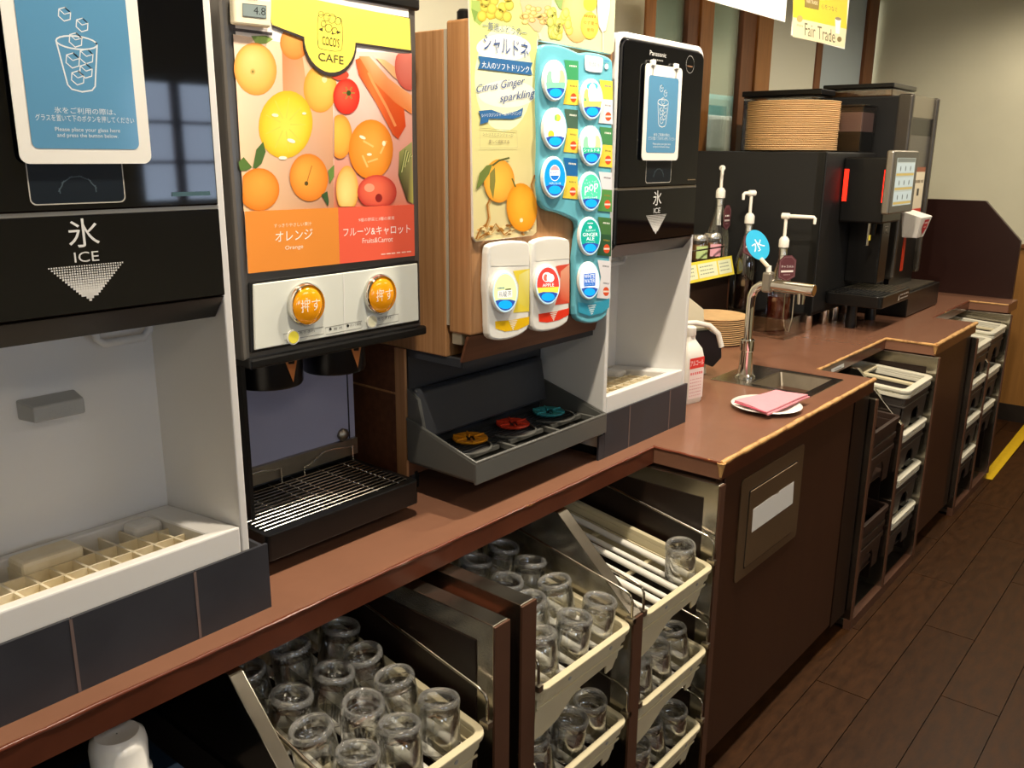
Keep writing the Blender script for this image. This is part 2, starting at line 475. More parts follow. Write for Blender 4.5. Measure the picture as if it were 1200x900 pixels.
# glazed partition behind the coffee machines
def post(n, x0, x1, m='oak', d=0.008):
    return structure(box('trim_%d' % n, x0, x1, BW-d, BW+0.02, 1.25, 2.42, m, bevel=0.003))
post(1, 3.12, 3.195, 'oak'); post(2, 3.45, 3.54, 'oak_dark'); post(3, 3.54, 3.65, 'oak', 0.02)
post(4, 3.955, 4.09, 'oak_dark'); post(5, 4.09, 4.25, 'oak', 0.02); post(6, 4.81, 4.885, 'oak_dark', 0.02); post(7, 5.50, 5.66, 'oak_dark', 0.03)
for i, (x0, x1) in enumerate(((3.195, 3.45), (3.65, 3.955))):
    wn = structure(box('window_%d' % (i+1), x0, x1, BW+0.01, BW+0.018, 1.25, 2.42, 'window_glass'))
    box('glazing_bar', x0, x1, BW-0.005, BW+0.009, 1.25, 1.29, 'oak_dark', wn)
structure(box('wall_panel_cream', 4.25, 4.81, BW-0.01, BW+0.02, 1.25, 2.42, 'wall_panel_cream'))
structure(box('wall_panel_blue', 4.885, 5.50, BW-0.01, BW+0.02, 1.25, 2.42, 'wall_panel_blue'))
# wall opposite with the daylight windows that the glossy doors mirror
wf = structure(MB().box(-2.6, FW, -3.28, -3.2, 0, 1.2).box(-2.6, FW, -3.28, -3.2, 1.9, 2.6).box(-2.6, -1.7, -3.28, -3.2, 1.2, 1.9)
      .box(-0.9, 0.1, -3.28, -3.2, 1.2, 1.9).box(0.8, 2.78, -3.28, -3.2, 1.2, 1.9).box(3.3, FW, -3.28, -3.2, 1.2, 1.9).build('wall_front', 'wall_cream'))
for i, (x0, x1) in enumerate(((-1.7, -0.9), (0.1, 0.8), (2.78, 3.3))):
    wn = structure(box('window_%d' % (i+3), x0, x1, -3.26, -3.25, 1.2, 1.9, 'window_light'))
    box('glazing_bar', (x0+x1)/2-0.03, (x0+x1)/2+0.03, -3.249, -3.22, 1.2, 1.9, 'oak_dark', wn)
    for z in (1.42, 1.66): box('glazing_bar', x0, x1, -3.249, -3.23, z, z+.02, 'oak_dark', wn)
# seat behind the glass
t = thing('booth_seat', 'teal seat back seen through the glass beside the oak posts', 'seat', (4.8, 2.7, 0))
box('backrest', 4.0, 5.6, 2.62, 2.76, 0.45, 1.86, 'teal_cloth', t, bevel=0.03)
box('seat_cushion', 4.0, 5.6, 2.22, 2.62, 0.0, 0.45, 'dark_panel', t, bevel=0.03); box('back_cover', 4.0, 5.6, 2.60, 2.62, 0.45, 1.66, 'dark_panel', t)
box('head_rail', 4.0, 5.6, 3.05, 3.11, 1.98, 2.03, 'paper_white', t)
box('cushion', 4.82, 5.2, 2.52, 2.598, 1.52, 1.73, 'paper_white', t, bevel=0.025)
# yellow tape on the floor
a, b = PZ(1156, 561, 0), PZ(1205, 510, 0)
m = MB().prism([(a.x, a.y-0.025), (a.x, a.y+0.025), (FW-0.05, b.y+0.06), (FW-0.05, b.y+0.005)], 'z', 0.0003, 0.0013).build('floor_tape', 'tape_yellow')
tag(m, 'strip of yellow tape stuck on the dark plank floor by the far rack', 'tape')

# ================================================================ counter
X1, X2, X3, X4, X5, XE = 1.692, 2.69, 3.35, 3.935, 4.535, 4.72
YR, YP, ZT, ZB = 0.982, 0.811, 0.85, 0.81
SX0, SX1, SY0, SY1 = 2.36, 2.592, 0.885, 1.165
ct = thing('countertop', 'long brown laminate drink bar countertop with stepped front and worn tan edges', 'countertop', (1.5, 1.4, ZT))
mb = MB()
mb.prism([(-0.7, YR), (X1, YR), (X1, YP), (SX0, YP), (SX0, BW), (-0.7, BW)], 'z', ZB, ZT)
mb.box(SX0, SX1, YP, SY0, ZB, ZT).box(SX0, SX1, SY1, BW, ZB, ZT)
mb.prism([(SX1, YP), (X2, YP), (X2, YR+0.004), (X3, YR+0.004), (X3, YP), (X4, YP), (X4, YR-0.004), (X5, YR-0.004), (X5, YP), (XE, YP), (XE, BW), (SX1, BW)], 'z', ZB, ZT)
mb.build('top', 'laminate', ct)
def worn(p0, p1, m='edge_tan', wdt=0.0035):
    (x0, y0), (x1, y1) = p0, p1
    n = 24; pts = []; 
    d = Vector((x1-x0, y1-y0, 0)); l = d.length
    k = max(3, int(l/0.03))
    pts = [Vector((x0, y0, ZT-0.0022))+d*(i/k)+Vector((0, 0, random.uniform(-0.0006, 0.0006))) for i in range(k+1)]
    MB().tube(pts, [wdt*random.uniform(0.8, 1.2) for _ in pts], 6).build('worn_edge', m, ct, smooth=60)
def front_band(x0, x1, y):
    box('edge_band', x0, x1, y-0.0022, y, ZB-0.001, ZT-0.002, 'laminate_edge', ct)
front_band(-0.7, X1-0.001, YR); front_band(X1+0.001, X2, YP); front_band(X2, X3, YR+0.004); front_band(X3, X4, YP); front_band(X4, X5, YR-0.004); front_band(X5, XE, YP)
worn((-0.7, YR-0.001), (X1, YR-0.001), 'wood_worn', 0.003)
worn((X1, YP), (X1, YR), 'wood_worn', 0.0032); worn((X1, YP-0.001), (X2, YP-0.001), 'edge_tan', 0.0065)
worn((X2, YR+0.003), (X3, YR+0.003), 'edge_tan', 0.005); worn((X3, YR), (X3, YP), 'edge_tan', 0.005); worn((X3, YP-0.001), (X4, YP-0.001), 'edge_tan', 0.008)
worn((X4, YR-0.005), (X5, YR-0.005), 'wood_worn', 0.004); worn((X5, YR), (X5, YP), 'edge_tan', 0.004)
for x, y in ((X1, YP), (X3, YP)):
    MB().tube([(x, y-0.001, ZT-0.001), (x, y-0.001, ZT-0.012), (x, y-0.001, ZT-0.034)], [0.0105, 0.007, 0.003], 8).build('worn_corner', 'edge_tan', ct, smooth=60)
# little sticker on the counter front above the second rack
t = photo_print(YR+0.0018)
t.poly([(974, 432.5), (989, 425.5), (989, 430), (974, 437)], '#e4e4e0'); t.line([(978, 433.5), (986, 430)], 1, '#8a8f94')
t.build('sticker', 'print', ct)

# end panel with the cut-off corner
m = MB().prism([(0.835, 0.06), (0.835, 1.125), (1.007, 1.303), (BW, 1.303), (BW, 0.06)], 'x', XE, XE+0.03).build('counter_end_panel', 'end_panel_brown', bevel=0.002)
tag(m, 'dark brown upright end panel with a cut-off corner closing the far counter end', 'panel')

# cabinets
c2 = thing('base_cabinet', 'dark brown cabinet under the sink with metal flap plate and white label', 'cabinet', (2.19, 1.3, 0))
box('body', X1+0.012, X2-0.004, 0.826, 1.9, 0.06, ZB, 'cabinet_brown', c2)
box('toe_kick', X1+0.012, X2-0.004, 0.87, 1.9, 0, 0.06, 'baseboard_dark', c2)
box('side_stile', 2.565, X2-0.004, 0.818, 0.826, 0.06, ZB, 'dark_panel', c2)
box('front_panel', X1+0.045, 2.56, 0.820, 0.826, 0.07, ZB-0.006, 'cabinet_brown', c2, bevel=0.002)
MB().prism(rr(1.822, 0.503, 2.192, 0.768, 0.012), 'y', 0.8165, 0.820).build('flap_plate', 'bronze_plate', c2, bevel=0.001)
fd = MB().prism(rr(1.868, 0.53, 2.148, 0.728, 0.004), 'y', 0.8135, 0.8165).build('flap_door', 'bronze_plate', c2, bevel=0.001)
MB().ring(rr(1.865, 0.527, 2.151, 0.731, 0.004), rr(1.868, 0.53, 2.148, 0.728, 0.004), 'y', 0.8158, 0.8166).build('flap_gap', 'dark_inside', c2)
MB().prism([(1.89, 0.616), (2.136, 0.616), (2.13, 0.679), (2.04, 0.679), (2.035, 0.675), (2.0, 0.679), (1.888, 0.677)], 'y', 0.8130, 0.8134).build('label_sticker', 'paper_white', fd)
c4 = thing('base_cabinet', 'narrow brown cabinet between the two racks of lidded bins', 'cabinet', (3.64, 1.3, 0))
box('body', X3+0.012, X4-0.012, 0.826, 1.9, 0.06, ZB, 'cabinet_brown', c4)
box('toe_kick', X3+0.012, X4-0.012, 0.87, 1.9, 0, 0.06, 'baseboard_dark', c4)
box('front_panel', X3+0.03, X4-0.09, 0.819, 0.826, 0.065, ZB-0.006, 'cabinet_brown', c4, bevel=0.002)
box('side_stile', X4-0.085, X4-0.012, 0.821, 0.826, 0.06, ZB, 'dark_panel', c4)

# ================================================================ racks under the counter
def partition(par, x0, x1, yf, zt, cut=None, inner=True, yb=1.5, z0=0.03):
    """upright stainless wall with a brown front edge; cut = (y, z) where a sloped top begins at the back"""
    if cut: poly = [(yf, z0), (yf, zt), (cut[0], cut[1]), (yb, cut[1]), (yb, z0)]
    else: poly = [(yf, z0), (yf, zt), (yb, zt), (yb, z0)]
    MB().prism(poly, 'x', x0, x1).build('partition', 'stainless', par, bevel=0.0015)
    MB().box(x0-0.0008, x1+0.0008, yf-0.004, yf, z0, zt-0.002).build('edge_strip', 'brown_edge', par)
    if inner:
        for xs in ((x0-0.002, x0), (x1, x1+0.002)):
            if cut: q = [(yf+0.045, z0+0.02), (yf+0.045, zt-0.09), (yb-0.02, zt-0.09), (yb-0.02, z0+0.02)]
            else: q = [(yf+0.036, z0+0.02), (yf+0.036, zt-0.038), (yb-0.02, zt-0.038), (yb-0.02, z0+0.02)]
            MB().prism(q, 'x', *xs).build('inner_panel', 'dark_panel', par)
TILT = 0.15
def guide(par, x, y, z, yb=1.18):
    MB().tube([(x, y, z+0.006), (x, y+0.0005, z+0.046), (x, y+0.006, z+0.056), (x, y+0.02, z+0.062), (x, yb, z+0.062+TILT*1.2*(yb-y))], 0.0028, 6).build('wire_guide', 'stainless', par, smooth=60)
    MB().box(x-0.006, x+0.006, y-0.006, y+0.012, z-0.002, z+0.009).build('guide_foot', 'steel_brushed', par)

rk = thing('glass_rack', 'stainless and brown rack frame holding the white glass trays under the near counter', 'rack', (0.9, 1.1, 0))
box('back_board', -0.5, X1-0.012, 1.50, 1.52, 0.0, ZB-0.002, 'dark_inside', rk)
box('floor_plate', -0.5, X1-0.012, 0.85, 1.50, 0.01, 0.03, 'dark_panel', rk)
partition(rk, 0.575, 0.597, 0.80, 0.63, cut=(0.985, 0.80))
partition(rk, 0.925, 0.960, 0.803, 0.790)
partition(rk, 0.992, 1.027, 0.803, 0.798)
box('filler_panel', 0.962, 0.990, 0.86, 1.50, 0.03, 0.76, 'laminate_edge', rk)
partition(rk, 1.330, 1.362, 0.798, 0.632, cut=(0.985, 0.80))
partition(rk, 1.676, 1.698, 0.803, 0.803)
COLX = {0: 0.612, 1: 1.034, 2: 1.368}
LEV = [0.622, 0.415, 0.219]
for c in COLX:
    for lv in range(3):
        if (c, lv) in ((0, 2), (1, 2)): continue
        for xg in (COLX[c]+0.004, COLX[c]+0.292):
            guide(rk, xg+(0.004 if xg > COLX[c]+0.1 else 0), 0.80, LEV[lv], 1.2)

def tray_mesh_parts(t):
    W, D = 0.29, 0.44
    o = MB()
    o.ring(rr(0, 0, W, D, 0.022), rr(0.013, 0.013, W-0.013, D-0.013, 0.014), 'z', -0.011, 0)
    o.ring(rr(0.004, 0.004, W-0.004, D-0.004, 0.02), rr(0.013, 0.013, W-0.013, D-0.013, 0.014), 'z', -0.03, -0.011)
    o.build('rim', 'tray_white', t, bevel=0.002)
    b = MB()
    z1, z0 = -0.03, -0.094
    fx = [(0.010, z1), (0.014, -0.122), (0.045, -0.124), (0.085, -0.115), (0.125, -0.085), (0.15, -0.075), (0.232, -0.072), (0.236, -0.094), (0.258, -0.092), (0.270, -0.06), (W-0.010, z1)]
    b.prism(fx, 'y', 0.012, 0.016)
    b.box(0.012, 0.016, 0.016, D-0.016, -0.10, z1); b.box(W-0.016, W-0.012, 0.016, D-0.016, -0.08, z1); b.box(0.012, W-0.012, D-0.016, D-0.012, -0.075, z1)
    b.box(0.010, W-0.010, 0.009, 0.012, -0.052, -0.047)
    b.build('wall', 'tray_white', t, bevel=0.001)
    for x in (0.09, 0.22): MB().lathe([(0.004, 0), (0.004, 0.001)], (x, 0.0038, -0.02), 8, axis='y').build('plug', 'grey_plastic', t)
    rods = []
    for i in range(7):
        x = 0.034+i*0.037
        z = -0.036 if i % 2 else -0.031
        MB().tube([(x, 0.014, z), (x, D-0.014, z)], 0.0078 if i % 2 == 0 else 0.0062, 8).build('rod', 'white_plastic', t, smooth=60)
    MB().box(0.016, W-0.016, 0.14, 0.15, -0.05, -0.044).build('cross_bar', 'tray_white', t); MB().box(0.016, W-0.016, 0.29, 0.30, -0.05, -0.044).build('cross_bar', 'tray_white', t)
tray0 = None
colw = ['left', 'middle', 'right']; levw = ['top', 'second', 'third']
tiltm = math.atan(TILT)
def put_tray(c, lv):
    global tray0
    lab = 'cream plastic glass tray with white rods, %s in the %s column under the counter' % (levw[lv], colw[c])
    if tray0 is None:
        tray0 = thing('glass_tray', lab, 'tray', (0, 0, 0), 'glass trays under the near counter'); OFF[tray0.name] = Vector((0, 0, 0))
        tray_mesh_parts(tray0); t = tray0
    else:
        t = copytree(tray0); t['label'] = lab
    t.location = (COLX[c], 0.79, LEV[lv]); t.rotation_euler = (tiltm, 0, 0)
    return t
# tumblers stand upside down
def glass_mesh():
    pr = [(0.0338, 0.0), (0.0345, 0.002), (0.0342, 0.010), (0.0328, 0.060), (0.0322, 0.0625), (0.0322, 0.0645), (0.0331, 0.067), (0.0334, 0.073), (0.0328, 0.0785), (0.0305, 0.0815), (0.0272, 0.0812), (0.0250, 0.0785), (0.0244, 0.0735), (0.012, 0.0725), (0.0005, 0.072)]
    inn = [(0.0005, 0.062), (0.020, 0.0615), (0.0285, 0.0585), (0.0308, 0.052), (0.0322, 0.010), (0.0325, 0.0)]
    mb = MB().lathe(pr+inn, (0, 0, 0), 28, capb=False, capt=False)
    n = 28; k = len(pr+inn)
    mb.f += [((k-1)*n+j, (k-1)*n+(j+1) % n, (j+1) % n, j) for j in range(n)]
    return mb
g0 = None
NTH = ['first', 'second', 'third', 'fourth', 'fifth']
def put_glass(c, lv, col, row, only=None):
    global g0
    tl = '%s tray of the %s column' % (levw[lv], colw[c])
    if only: lab = 'single upturned clear tumbler left in the front corner of the top right tray'
    else: lab = 'upturned clear tumbler, %s row from front, %s from right, %s' % (NTH[row], NTH[col], tl)
    if g0 is None:
        g0 = glass_mesh().build('tumbler', 'tumbler_wall', None, smooth=50); o = g0
        g0.data.materials.append(MATS['tumbler_rim'])
        for pl in g0.data.polygons:
            zs = [g0.data.vertices[i].co.z for i in pl.vertices]; rs = [math.hypot(*g0.data.vertices[i].co.xy) for i in pl.vertices]
            if (min(zs) > 0.0715 and min(rs) > 0.0243) or max(zs) < 0.003: pl.material_index = 1
    else:
        o = g0.copy(); C.objects.link(o)
    tag(o, lab, 'glass', 'upturned tumblers in the white trays')
    lx = 0.29-0.063-col*0.083; ly = 0.048+row*0.0815
    p = Matrix.Rotation(tiltm, 4, 'X') @ Vector((lx+random.uniform(-.002, .002), ly+random.uniform(-.002, .002), -0.0238))
    o.location = Vector((COLX[c], 0.79, LEV[lv]))+p
    o.rotation_euler = (tiltm, 0, random.uniform(0, 6))
for c, lv in ((0, 0), (1, 0), (1, 1), (2, 0), (2, 1), (2, 2)): put_tray(c, lv)
for col in range(3):
    for row in range(5):
        put_glass(0, 0, col, row); put_glass(1, 0, col, row)
put_glass(2, 0, 0, 0, True)
for c, lv in ((1, 1), (2, 1), (2, 2)):
    for col in range(3):
        for row in range(2): put_glass(c, lv, col, row)
# straws of light-grey bits, white cups in the dark bay at the far left
bay = thing('storage_shelf', 'dark shelf in the bay under the left ice dispenser', 'shelf', (0.4, 1.1, 0.0))
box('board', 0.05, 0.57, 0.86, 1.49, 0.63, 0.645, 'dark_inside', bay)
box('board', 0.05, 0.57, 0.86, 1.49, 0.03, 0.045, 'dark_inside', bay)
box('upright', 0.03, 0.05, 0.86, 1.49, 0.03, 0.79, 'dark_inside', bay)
def cup(loc, lab, s=1.0):
    pr = [(0.030, 0), (0.034, 0.006), (0.034, 0.012), (0.031, 0.016), (0.032, 0.05), (0.030, 0.06), (0.024, 0.066), (0.020, 0.0655), (0.001, 0.064)]
    o = MB().lathe([(r*s, z*s) for r, z in pr], (0, 0, 0), 28, capt=False).build('upturned_cup', 'plate_white', None, smooth=50, loc=loc)
    tag(o, lab, 'cup', 'white cups in the dark bay')
cup((0.432, 1.02, 0.698), 'white upturned cup under the counter edge, the higher of two in the bay', 1.12)
cup((0.395, 0.935, 0.645), 'white upturned cup at the bottom picture edge, the lower of two', 1.05)
o = box('blue_box', 0.39, 0.50, 0.98, 1.10, 0.645, 0.6975, 'end_panel_brown', None, bevel=0.004)
MATS['navy'] = mat('navy', '#0d1e30', 0.5); o.data.materials[0] = MATS['navy']
tag(o, 'dark blue box under the white upturned cup in the bay', 'box')

# ---------------- racks with lidded bins
def bin_parts(t, W=0.30, D=0.40):
    o = MB()
    o.ring(rr(0, 0, W, D, 0.03), rr(0.024, 0.024, W-0.024, D-0.024, 0.016), 'z', -0.010, 0)
    o.ring(rr(0.008, 0.008, W-0.008, D-0.008, 0.026), rr(0.024, 0.024, W-0.024, D-0.024, 0.016), 'z', -0.017, -0.010)
    o.ring(rr(0.002, 0.002, W-0.002, D-0.002, 0.03), rr(0.024, 0.024, W-0.024, D-0.024, 0.016), 'z', -0.030, -0.017)
    o.build('rim', 'rim_white', t, bevel=0.002)
    MB().box(0.02, W-0.02, 0.195, 0.222, -0.012, -0.003).build('cross_bar', 'tray_white', t, bevel=0.002)
    MB().box(0.135, 0.16, 0.02, D-0.02, -0.014, -0.005).build('cross_bar', 'tray_white', t, bevel=0.002)
    b = MB()
    Z = -0.145
    front = [(0.012, -0.03), (0.02, Z), (0.12, Z), (0.125, Z+0.04), (0.14, Z+0.055), (0.19, Z+0.055), (0.205, Z+0.04), (0.21, Z), (W-0.02, Z), (W-0.012, -0.03)]
    b.prism(front, 'y', 0.010, 0.016)
    b.prism([(0.016, -0.03), (0.022, Z), (D-0.022, Z), (D-0.016, -0.03)], 'x', 0.011, 0.016)
    b.prism([(0.016, -0.03), (0.022, Z), (D-0.022, Z), (D-0.016, -0.03)], 'x', W-0.016, W-0.011)
    b.box(0.02, W-0.02, D-0.02, D-0.015, Z, -0.03).box(0.02, W-0.02, 0.02, D-0.02, Z, Z+0.004)
    b.build('body', 'bin_dark', t, bevel=0.002)
    MB().box(0.008, W-0.008, 0.006, D-0.006, -0.066, -0.058).build('rib_band', 'bin_dark', t, bevel=0.002)
    MB().box(0.03, W-0.03, 0.03, D-0.03, -0.12, -0.11).build('inner_floor', 'dark_inside', t)
bin0 = None
def put_bin(x, z, lab):
    global bin0
    if bin0 is None:
        bin0 = thing('lidded_bin', lab, 'bin', (0, 0, 0), 'dark bins with cream rims'); bin_parts(bin0); t = bin0
    else:
        t = copytree(bin0); t['label'] = lab
    t.location = (x, 0.795, z); t.rotation_euler = (0.06, 0, 0)
def crate_parts(t, W=0.27, D=0.40, H=0.22):
    MB().ring(rr(0, 0, W, D, 0.02), rr(0.012, 0.012, W-0.012, D-0.012, 0.012), 'z', -0.02, 0).build('rim', 'crate_brown', t, bevel=0.002)
    for z in (-0.055, -0.095):
        MB().ring(rr(0.002, 0.002, W-0.002, D-0.002, 0.02), rr(0.014, 0.014, W-0.014, D-0.014, 0.012), 'z', z-0.018, z).build('band', 'crate_brown', t, bevel=0.002)
    b = MB()
    b.prism([(0.008, -0.02), (0.016, -H), (0.07, -H), (0.085, -0.16), (0.11, -0.14), (0.17, -0.14), (0.19, -0.16), (0.20, -H), (W-0.016, -H), (W-0.008, -0.02)], 'y', 0.008, 0.014)
    b.box(0.008, 0.014, 0.014, D-0.014, -H, -0.02).box(W-0.014, W-0.008, 0.014, D-0.014, -H, -0.02).box(0.008, W-0.008, D-0.014, D-0.008, -H, -0.02).box(0.014, W-0.014, 0.014, D-0.014, -0.20, -0.195)
    b.build('body', 'crate_brown', t, bevel=0.001)
crate0 = None
def put_crate(x, z, lab):
    global crate0
    if crate0 is None:
        crate0 = thing('storage_crate', lab, 'crate', (0, 0, 0), 'brown storage crates'); crate_parts(crate0); t = crate0
    else:
        t = copytree(crate0); t['label'] = lab
    t.location = (x, 0.80, z); t.rotation_euler = (0.05, 0, 0)
def bin_rack(x0, xm, x1, label, left, right, crates):
    r = thing('bin_rack', label, 'rack', ((x0+x1)/2, 1.1, 0))
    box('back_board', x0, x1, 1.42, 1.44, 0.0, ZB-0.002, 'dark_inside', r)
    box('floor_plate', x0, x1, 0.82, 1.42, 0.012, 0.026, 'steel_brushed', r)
    box('bottom_rail', x0, x1, 0.796, 0.82, 0.0, 0.035, 'brown_edge', r)
    partition(r, x0+0.002, x0+0.018, 0.80, 0.785, yb=1.40, z0=0.035)
    partition(r, xm-0.009, xm+0.009, 0.80, 0.632, cut=(0.962, 0.80), yb=1.40, z0=0.035)
    partition(r, x1-0.018, x1-0.002, 0.793, 0.806, yb=1.40, z0=0.035)
    for xa, lv in ((x0+0.02, left), (xm+0.012, right)):
        for z in lv:
            dz = 0.222 if (crates and xa < xm) else 0.147
            MB().box(xa, xa+0.012, 0.83, 1.39, z-dz-0.012, z-dz).box(xm-0.012 if xa < xm else x1-0.032, xm if xa < xm else x1-0.02, 0.83, 1.39, z-dz-0.012, z-dz).build('shelf_runner', 'steel_brushed', r)
    return r
bin_rack(X2+0.004, 3.012, X3+0.008, 'stainless rack frame of brown crates and cream-rimmed bins beside the sink cabinet', [0.668, 0.352], [0.742, 0.585, 0.420, 0.262], True)
nm = ['topmost', 'second from top', 'third from top', 'lowest']
for i, z in enumerate((0.742, 0.585, 0.420, 0.262)):
    put_bin(3.028, z, 'dark bin with cream rim, %s in the rack beside the sink cabinet' % nm[i])
for i, z in enumerate((0.668, 0.352)):
    put_crate(2.722, z, 'dark brown plastic crate, %s in the rack beside the sink cabinet' % ('upper' if i == 0 else 'lower'))
bin_rack(X4+0.002, 4.232, X5+0.008, 'stainless rack frame of cream-rimmed bins at the far end of the counter', [0.742, 0.584, 0.415, 0.258], [0.762, 0.578, 0.412], False)
for i, z in enumerate((0.742, 0.584, 0.415, 0.258)):
    put_bin(3.955, z, 'dark bin with cream rim, %s in the near column of the far rack' % nm[i])
for o in list(bin0.children): pass
for i, z in enumerate((0.762, 0.578, 0.412)):
    put_bin(4.232, z, 'dark bin with cream rim, %s in the far column of the far rack' % ['topmost', 'middle one', 'lowest'][i])
for t in [o for o in C.objects if o.type == 'EMPTY' and o.name.startswith('lidded_bin') and o.location.x > 3.5]:
    t.scale = (0.90, 1, 1)
# ================================================================ ice dispensers
def tumbler_drawing(p, cx, cy, s, col, wd):
    """line drawing of a tumbler with falling ice cubes; s = half width of the mouth, y up"""
    n = 20
    p.loop([(cx+s*math.cos(2*math.pi*i/n), cy+0.3*s*math.sin(2*math.pi*i/n)) for i in range(n)], wd, col)
    p.line([(cx-s, cy), (cx-0.68*s, cy-2.0*s), (cx-0.5*s, cy-2.2*s), (cx, cy-2.3*s), (cx+0.5*s, cy-2.2*s), (cx+0.68*s, cy-2.0*s), (cx+s, cy)], wd, col)
    for dx, dy, r in ((-0.45, 1.25, .32), (0.35, .85, .32), (-0.05, .12, .34), (0.4, -.6, .36), (-0.3, -.85, .36), (0.3, -1.3, .34), (-0.15, -1.65, .34)):
        pts = [(cx+s*(dx+r*math.cos(math.radians(60*i+20))), cy+s*(dy+r*math.sin(math.radians(60*i+20)))) for i in range(6)]
        p.loop(pts, wd*0.8, col)
        c = (cx+s*dx, cy+s*dy)
        p.line([c, pts[0]], wd*.6, col); p.line([c, pts[2]], wd*.6, col)
def ice_machine(x0, label, logo):
    W = 0.36
    t = thing('ice_dispenser', label, 'ice machine', (x0+W/2, 1.3, ZT))
    def B(n, a, b, *r, **k): return box(n, x0+a, x0+b, *r, t, **k)
    zt, i = 1.737, 0.012
    arc = lambda cx, cz, r, a0, a1: [(cx+r*math.cos(math.radians(a0+(a1-a0)*k/6)), cz+r*math.sin(math.radians(a0+(a1-a0)*k/6))) for k in range(7)]
    outer = [(0, ZT+0.02)]+arc(0.03, zt-0.03, 0.03, 180, 90)+arc(W-0.03, zt-0.03, 0.03, 90, 0)+[(W, ZT+0.02)]
    inner = [(W-i, ZT+0.02)]+arc(W-0.03, zt-0.03, 0.018, 0, 90)+arc(0.03, zt-0.03, 0.018, 90, 180)+[(i, ZT+0.02)]
    MB().prism([(x0+a, b) for a, b in outer+inner], 'y', 1.027, 1.62).build('shell', 'ice_white', t, bevel=0.002)
    B('inner_body', i, W-i, 1.06, 1.60, 1.295, zt-0.014, 'black_satin')
    B('recess_back', i, W-i, 1.226, 1.236, 0.90, 1.31, 'ice_white')
    B('recess_ceiling', i, W-i, 1.075, 1.226, 1.283, 1.295, 'grey_plastic')
    # door: upper and lower glossy panels and the slanted chin
    up = MB().prism([(x0+a, b) for a, b in [(i+.002, 1.4335), (W-i-.002, 1.4335)]+arc(W-0.032, zt-0.033, 0.018, 0, 90)+arc(0.032, zt-0.033, 0.018, 90, 180)], 'y', 1.019, 1.06).build('upper_door', 'black_gloss', t, bevel=0.002)
    B('door_trim', i+.002, W-i-.002, 1.0205, 1.05, 1.429, 1.4335, 'frame_silver')
    lo = MB().prism([(1.019, 1.318), (1.019, 1.429), (1.06, 1.429), (1.06, 1.318)], 'x', x0+i+.002, x0+W-i-.002).build('lower_door', 'black_gloss', t, bevel=0.0015)
    MB().prism([(1.020, 1.317), (1.045, 1.286), (1.07, 1.286), (1.07, 1.317)], 'x', x0+i+.002, x0+W-i-.002).build('chin', 'black_satin', t, bevel=0.002)
    p = plane_print((x0, 1.019, 0), (1, 0, 0), (0, 0, 1))
    p.text('氷', (0.154, 1.409), (0.189, 1.409), 0.032, '#dcdcd8'); p.text('ICE', (0.158, 1.382), (0.186, 1.382), 0.0115, '#d4d4d0')
    nrow = 15
    for r in range(nrow):
        z = 1.372-r*0.0028; hw = 0.042*(1-r/nrow); k = int(hw/0.0028); sz = 0.0008+0.0007*r/nrow*1.2
        vs = []; fs = []; cs = []
        for j in range(-k, k+1):
            x = 0.171+j*0.0028; b0 = len(vs)
            vs += [p.q(x-sz, z-sz), p.q(x+sz, z-sz), p.q(x+sz, z+sz), p.q(x-sz, z+sz)]; fs.append((b0, b0+1, b0+2, b0+3)); cs += [lin('#d8d6d0')]*4
        if vs: p._put(vs, fs, cs, 1)
    p.loop(rr(0.119, 1.442, 0.224, 1.62, 0.006), 0.0016, '#b9b4a8')
    p.poly(rr(0.1195, 1.4425, 0.2235, 1.6195, 0.006), '#0a141c')
    for k in range(12):
        a = 0.3+k*0.5; p.line([(0.171+0.022*math.cos(a), 1.452+0.02*abs(math.sin(a))), (0.171+0.02*math.cos(a+.4), 1.452+0.019*abs(math.sin(a+.4)))], 0.0012, '#47565e')
    if logo:
        p.text('Panasonic', (0.112, 1.704), (0.178, 1.704), 0.0095, '#d4d4d0'); p.fine((0.125, 1.692), (0.168, 1.692), 0.0045, '#a0a09a')
        p.loop([(0.282+0.018*math.cos(2*math.pi*k/20), 1.694+0.018*math.sin(2*math.pi*k/20)) for k in range(20)], 0.0012, '#8d8d88')
        p.fine((0.27, 1.69), (0.294, 1.69), 0.005, '#8d6a50')
        p.fine((0.30, 1.446), (0.338, 1.446), 0.004, '#7a6a52')
    else:
        p.poly([(0.283, 1.446), (0.335, 1.446), (0.335, 1.451), (0.283, 1.451)], '#46626a')
    p.build('door_lettering', 'print', t)
    # tray with grid
    def sl(m): 
        m.v = [Vector((a.x, a.y, a.z-(a.y-1.03)*0.10)) for a in m.v]; return m
    tx0, tx1, ty0, ty1 = x0+i+.001, x0+W-i-.001, 1.027, 1.224
    o = [(tx0, ty0), (tx1, ty0), (tx1, ty1), (tx0, ty1)]; n_ = [(x0+.03, 1.047), (x0+.305, 1.047), (x0+.305, 1.205), (x0+.03, 1.205)]
    tr = sl(MB().ring(o, n_, 'z', 0.938, 0.988)).build('drip_tray', 'ice_white', t, bevel=0.003)
    sl(MB().box(x0+.03, x0+.305, 1.047, 1.205, 0.94, 0.946)).build('tray_floor', 'ice_tray', tr)
    for k in range(9):
        xx = x0+0.03+(k+0.5)*0.0305
        sl(MB().box(xx-.0018, xx+.0018, 1.047, 1.15 if 2 < k < 5 else 1.205, 0.958, 0.976)).build('grid_bar', 'ice_tray', tr)
    for yy in (1.075, 1.105, 1.15):
        sl(MB().box(x0+.03, x0+.305, yy-.0018, yy+.0018, 0.958, 0.976)).build('grid_bar', 'ice_tray', tr)
    sl(MB().box(x0+.105, x0+.185, 1.152, 1.205, 0.955, 0.992)).build('grid_guard', 'ice_tray', tr, bevel=0.006)
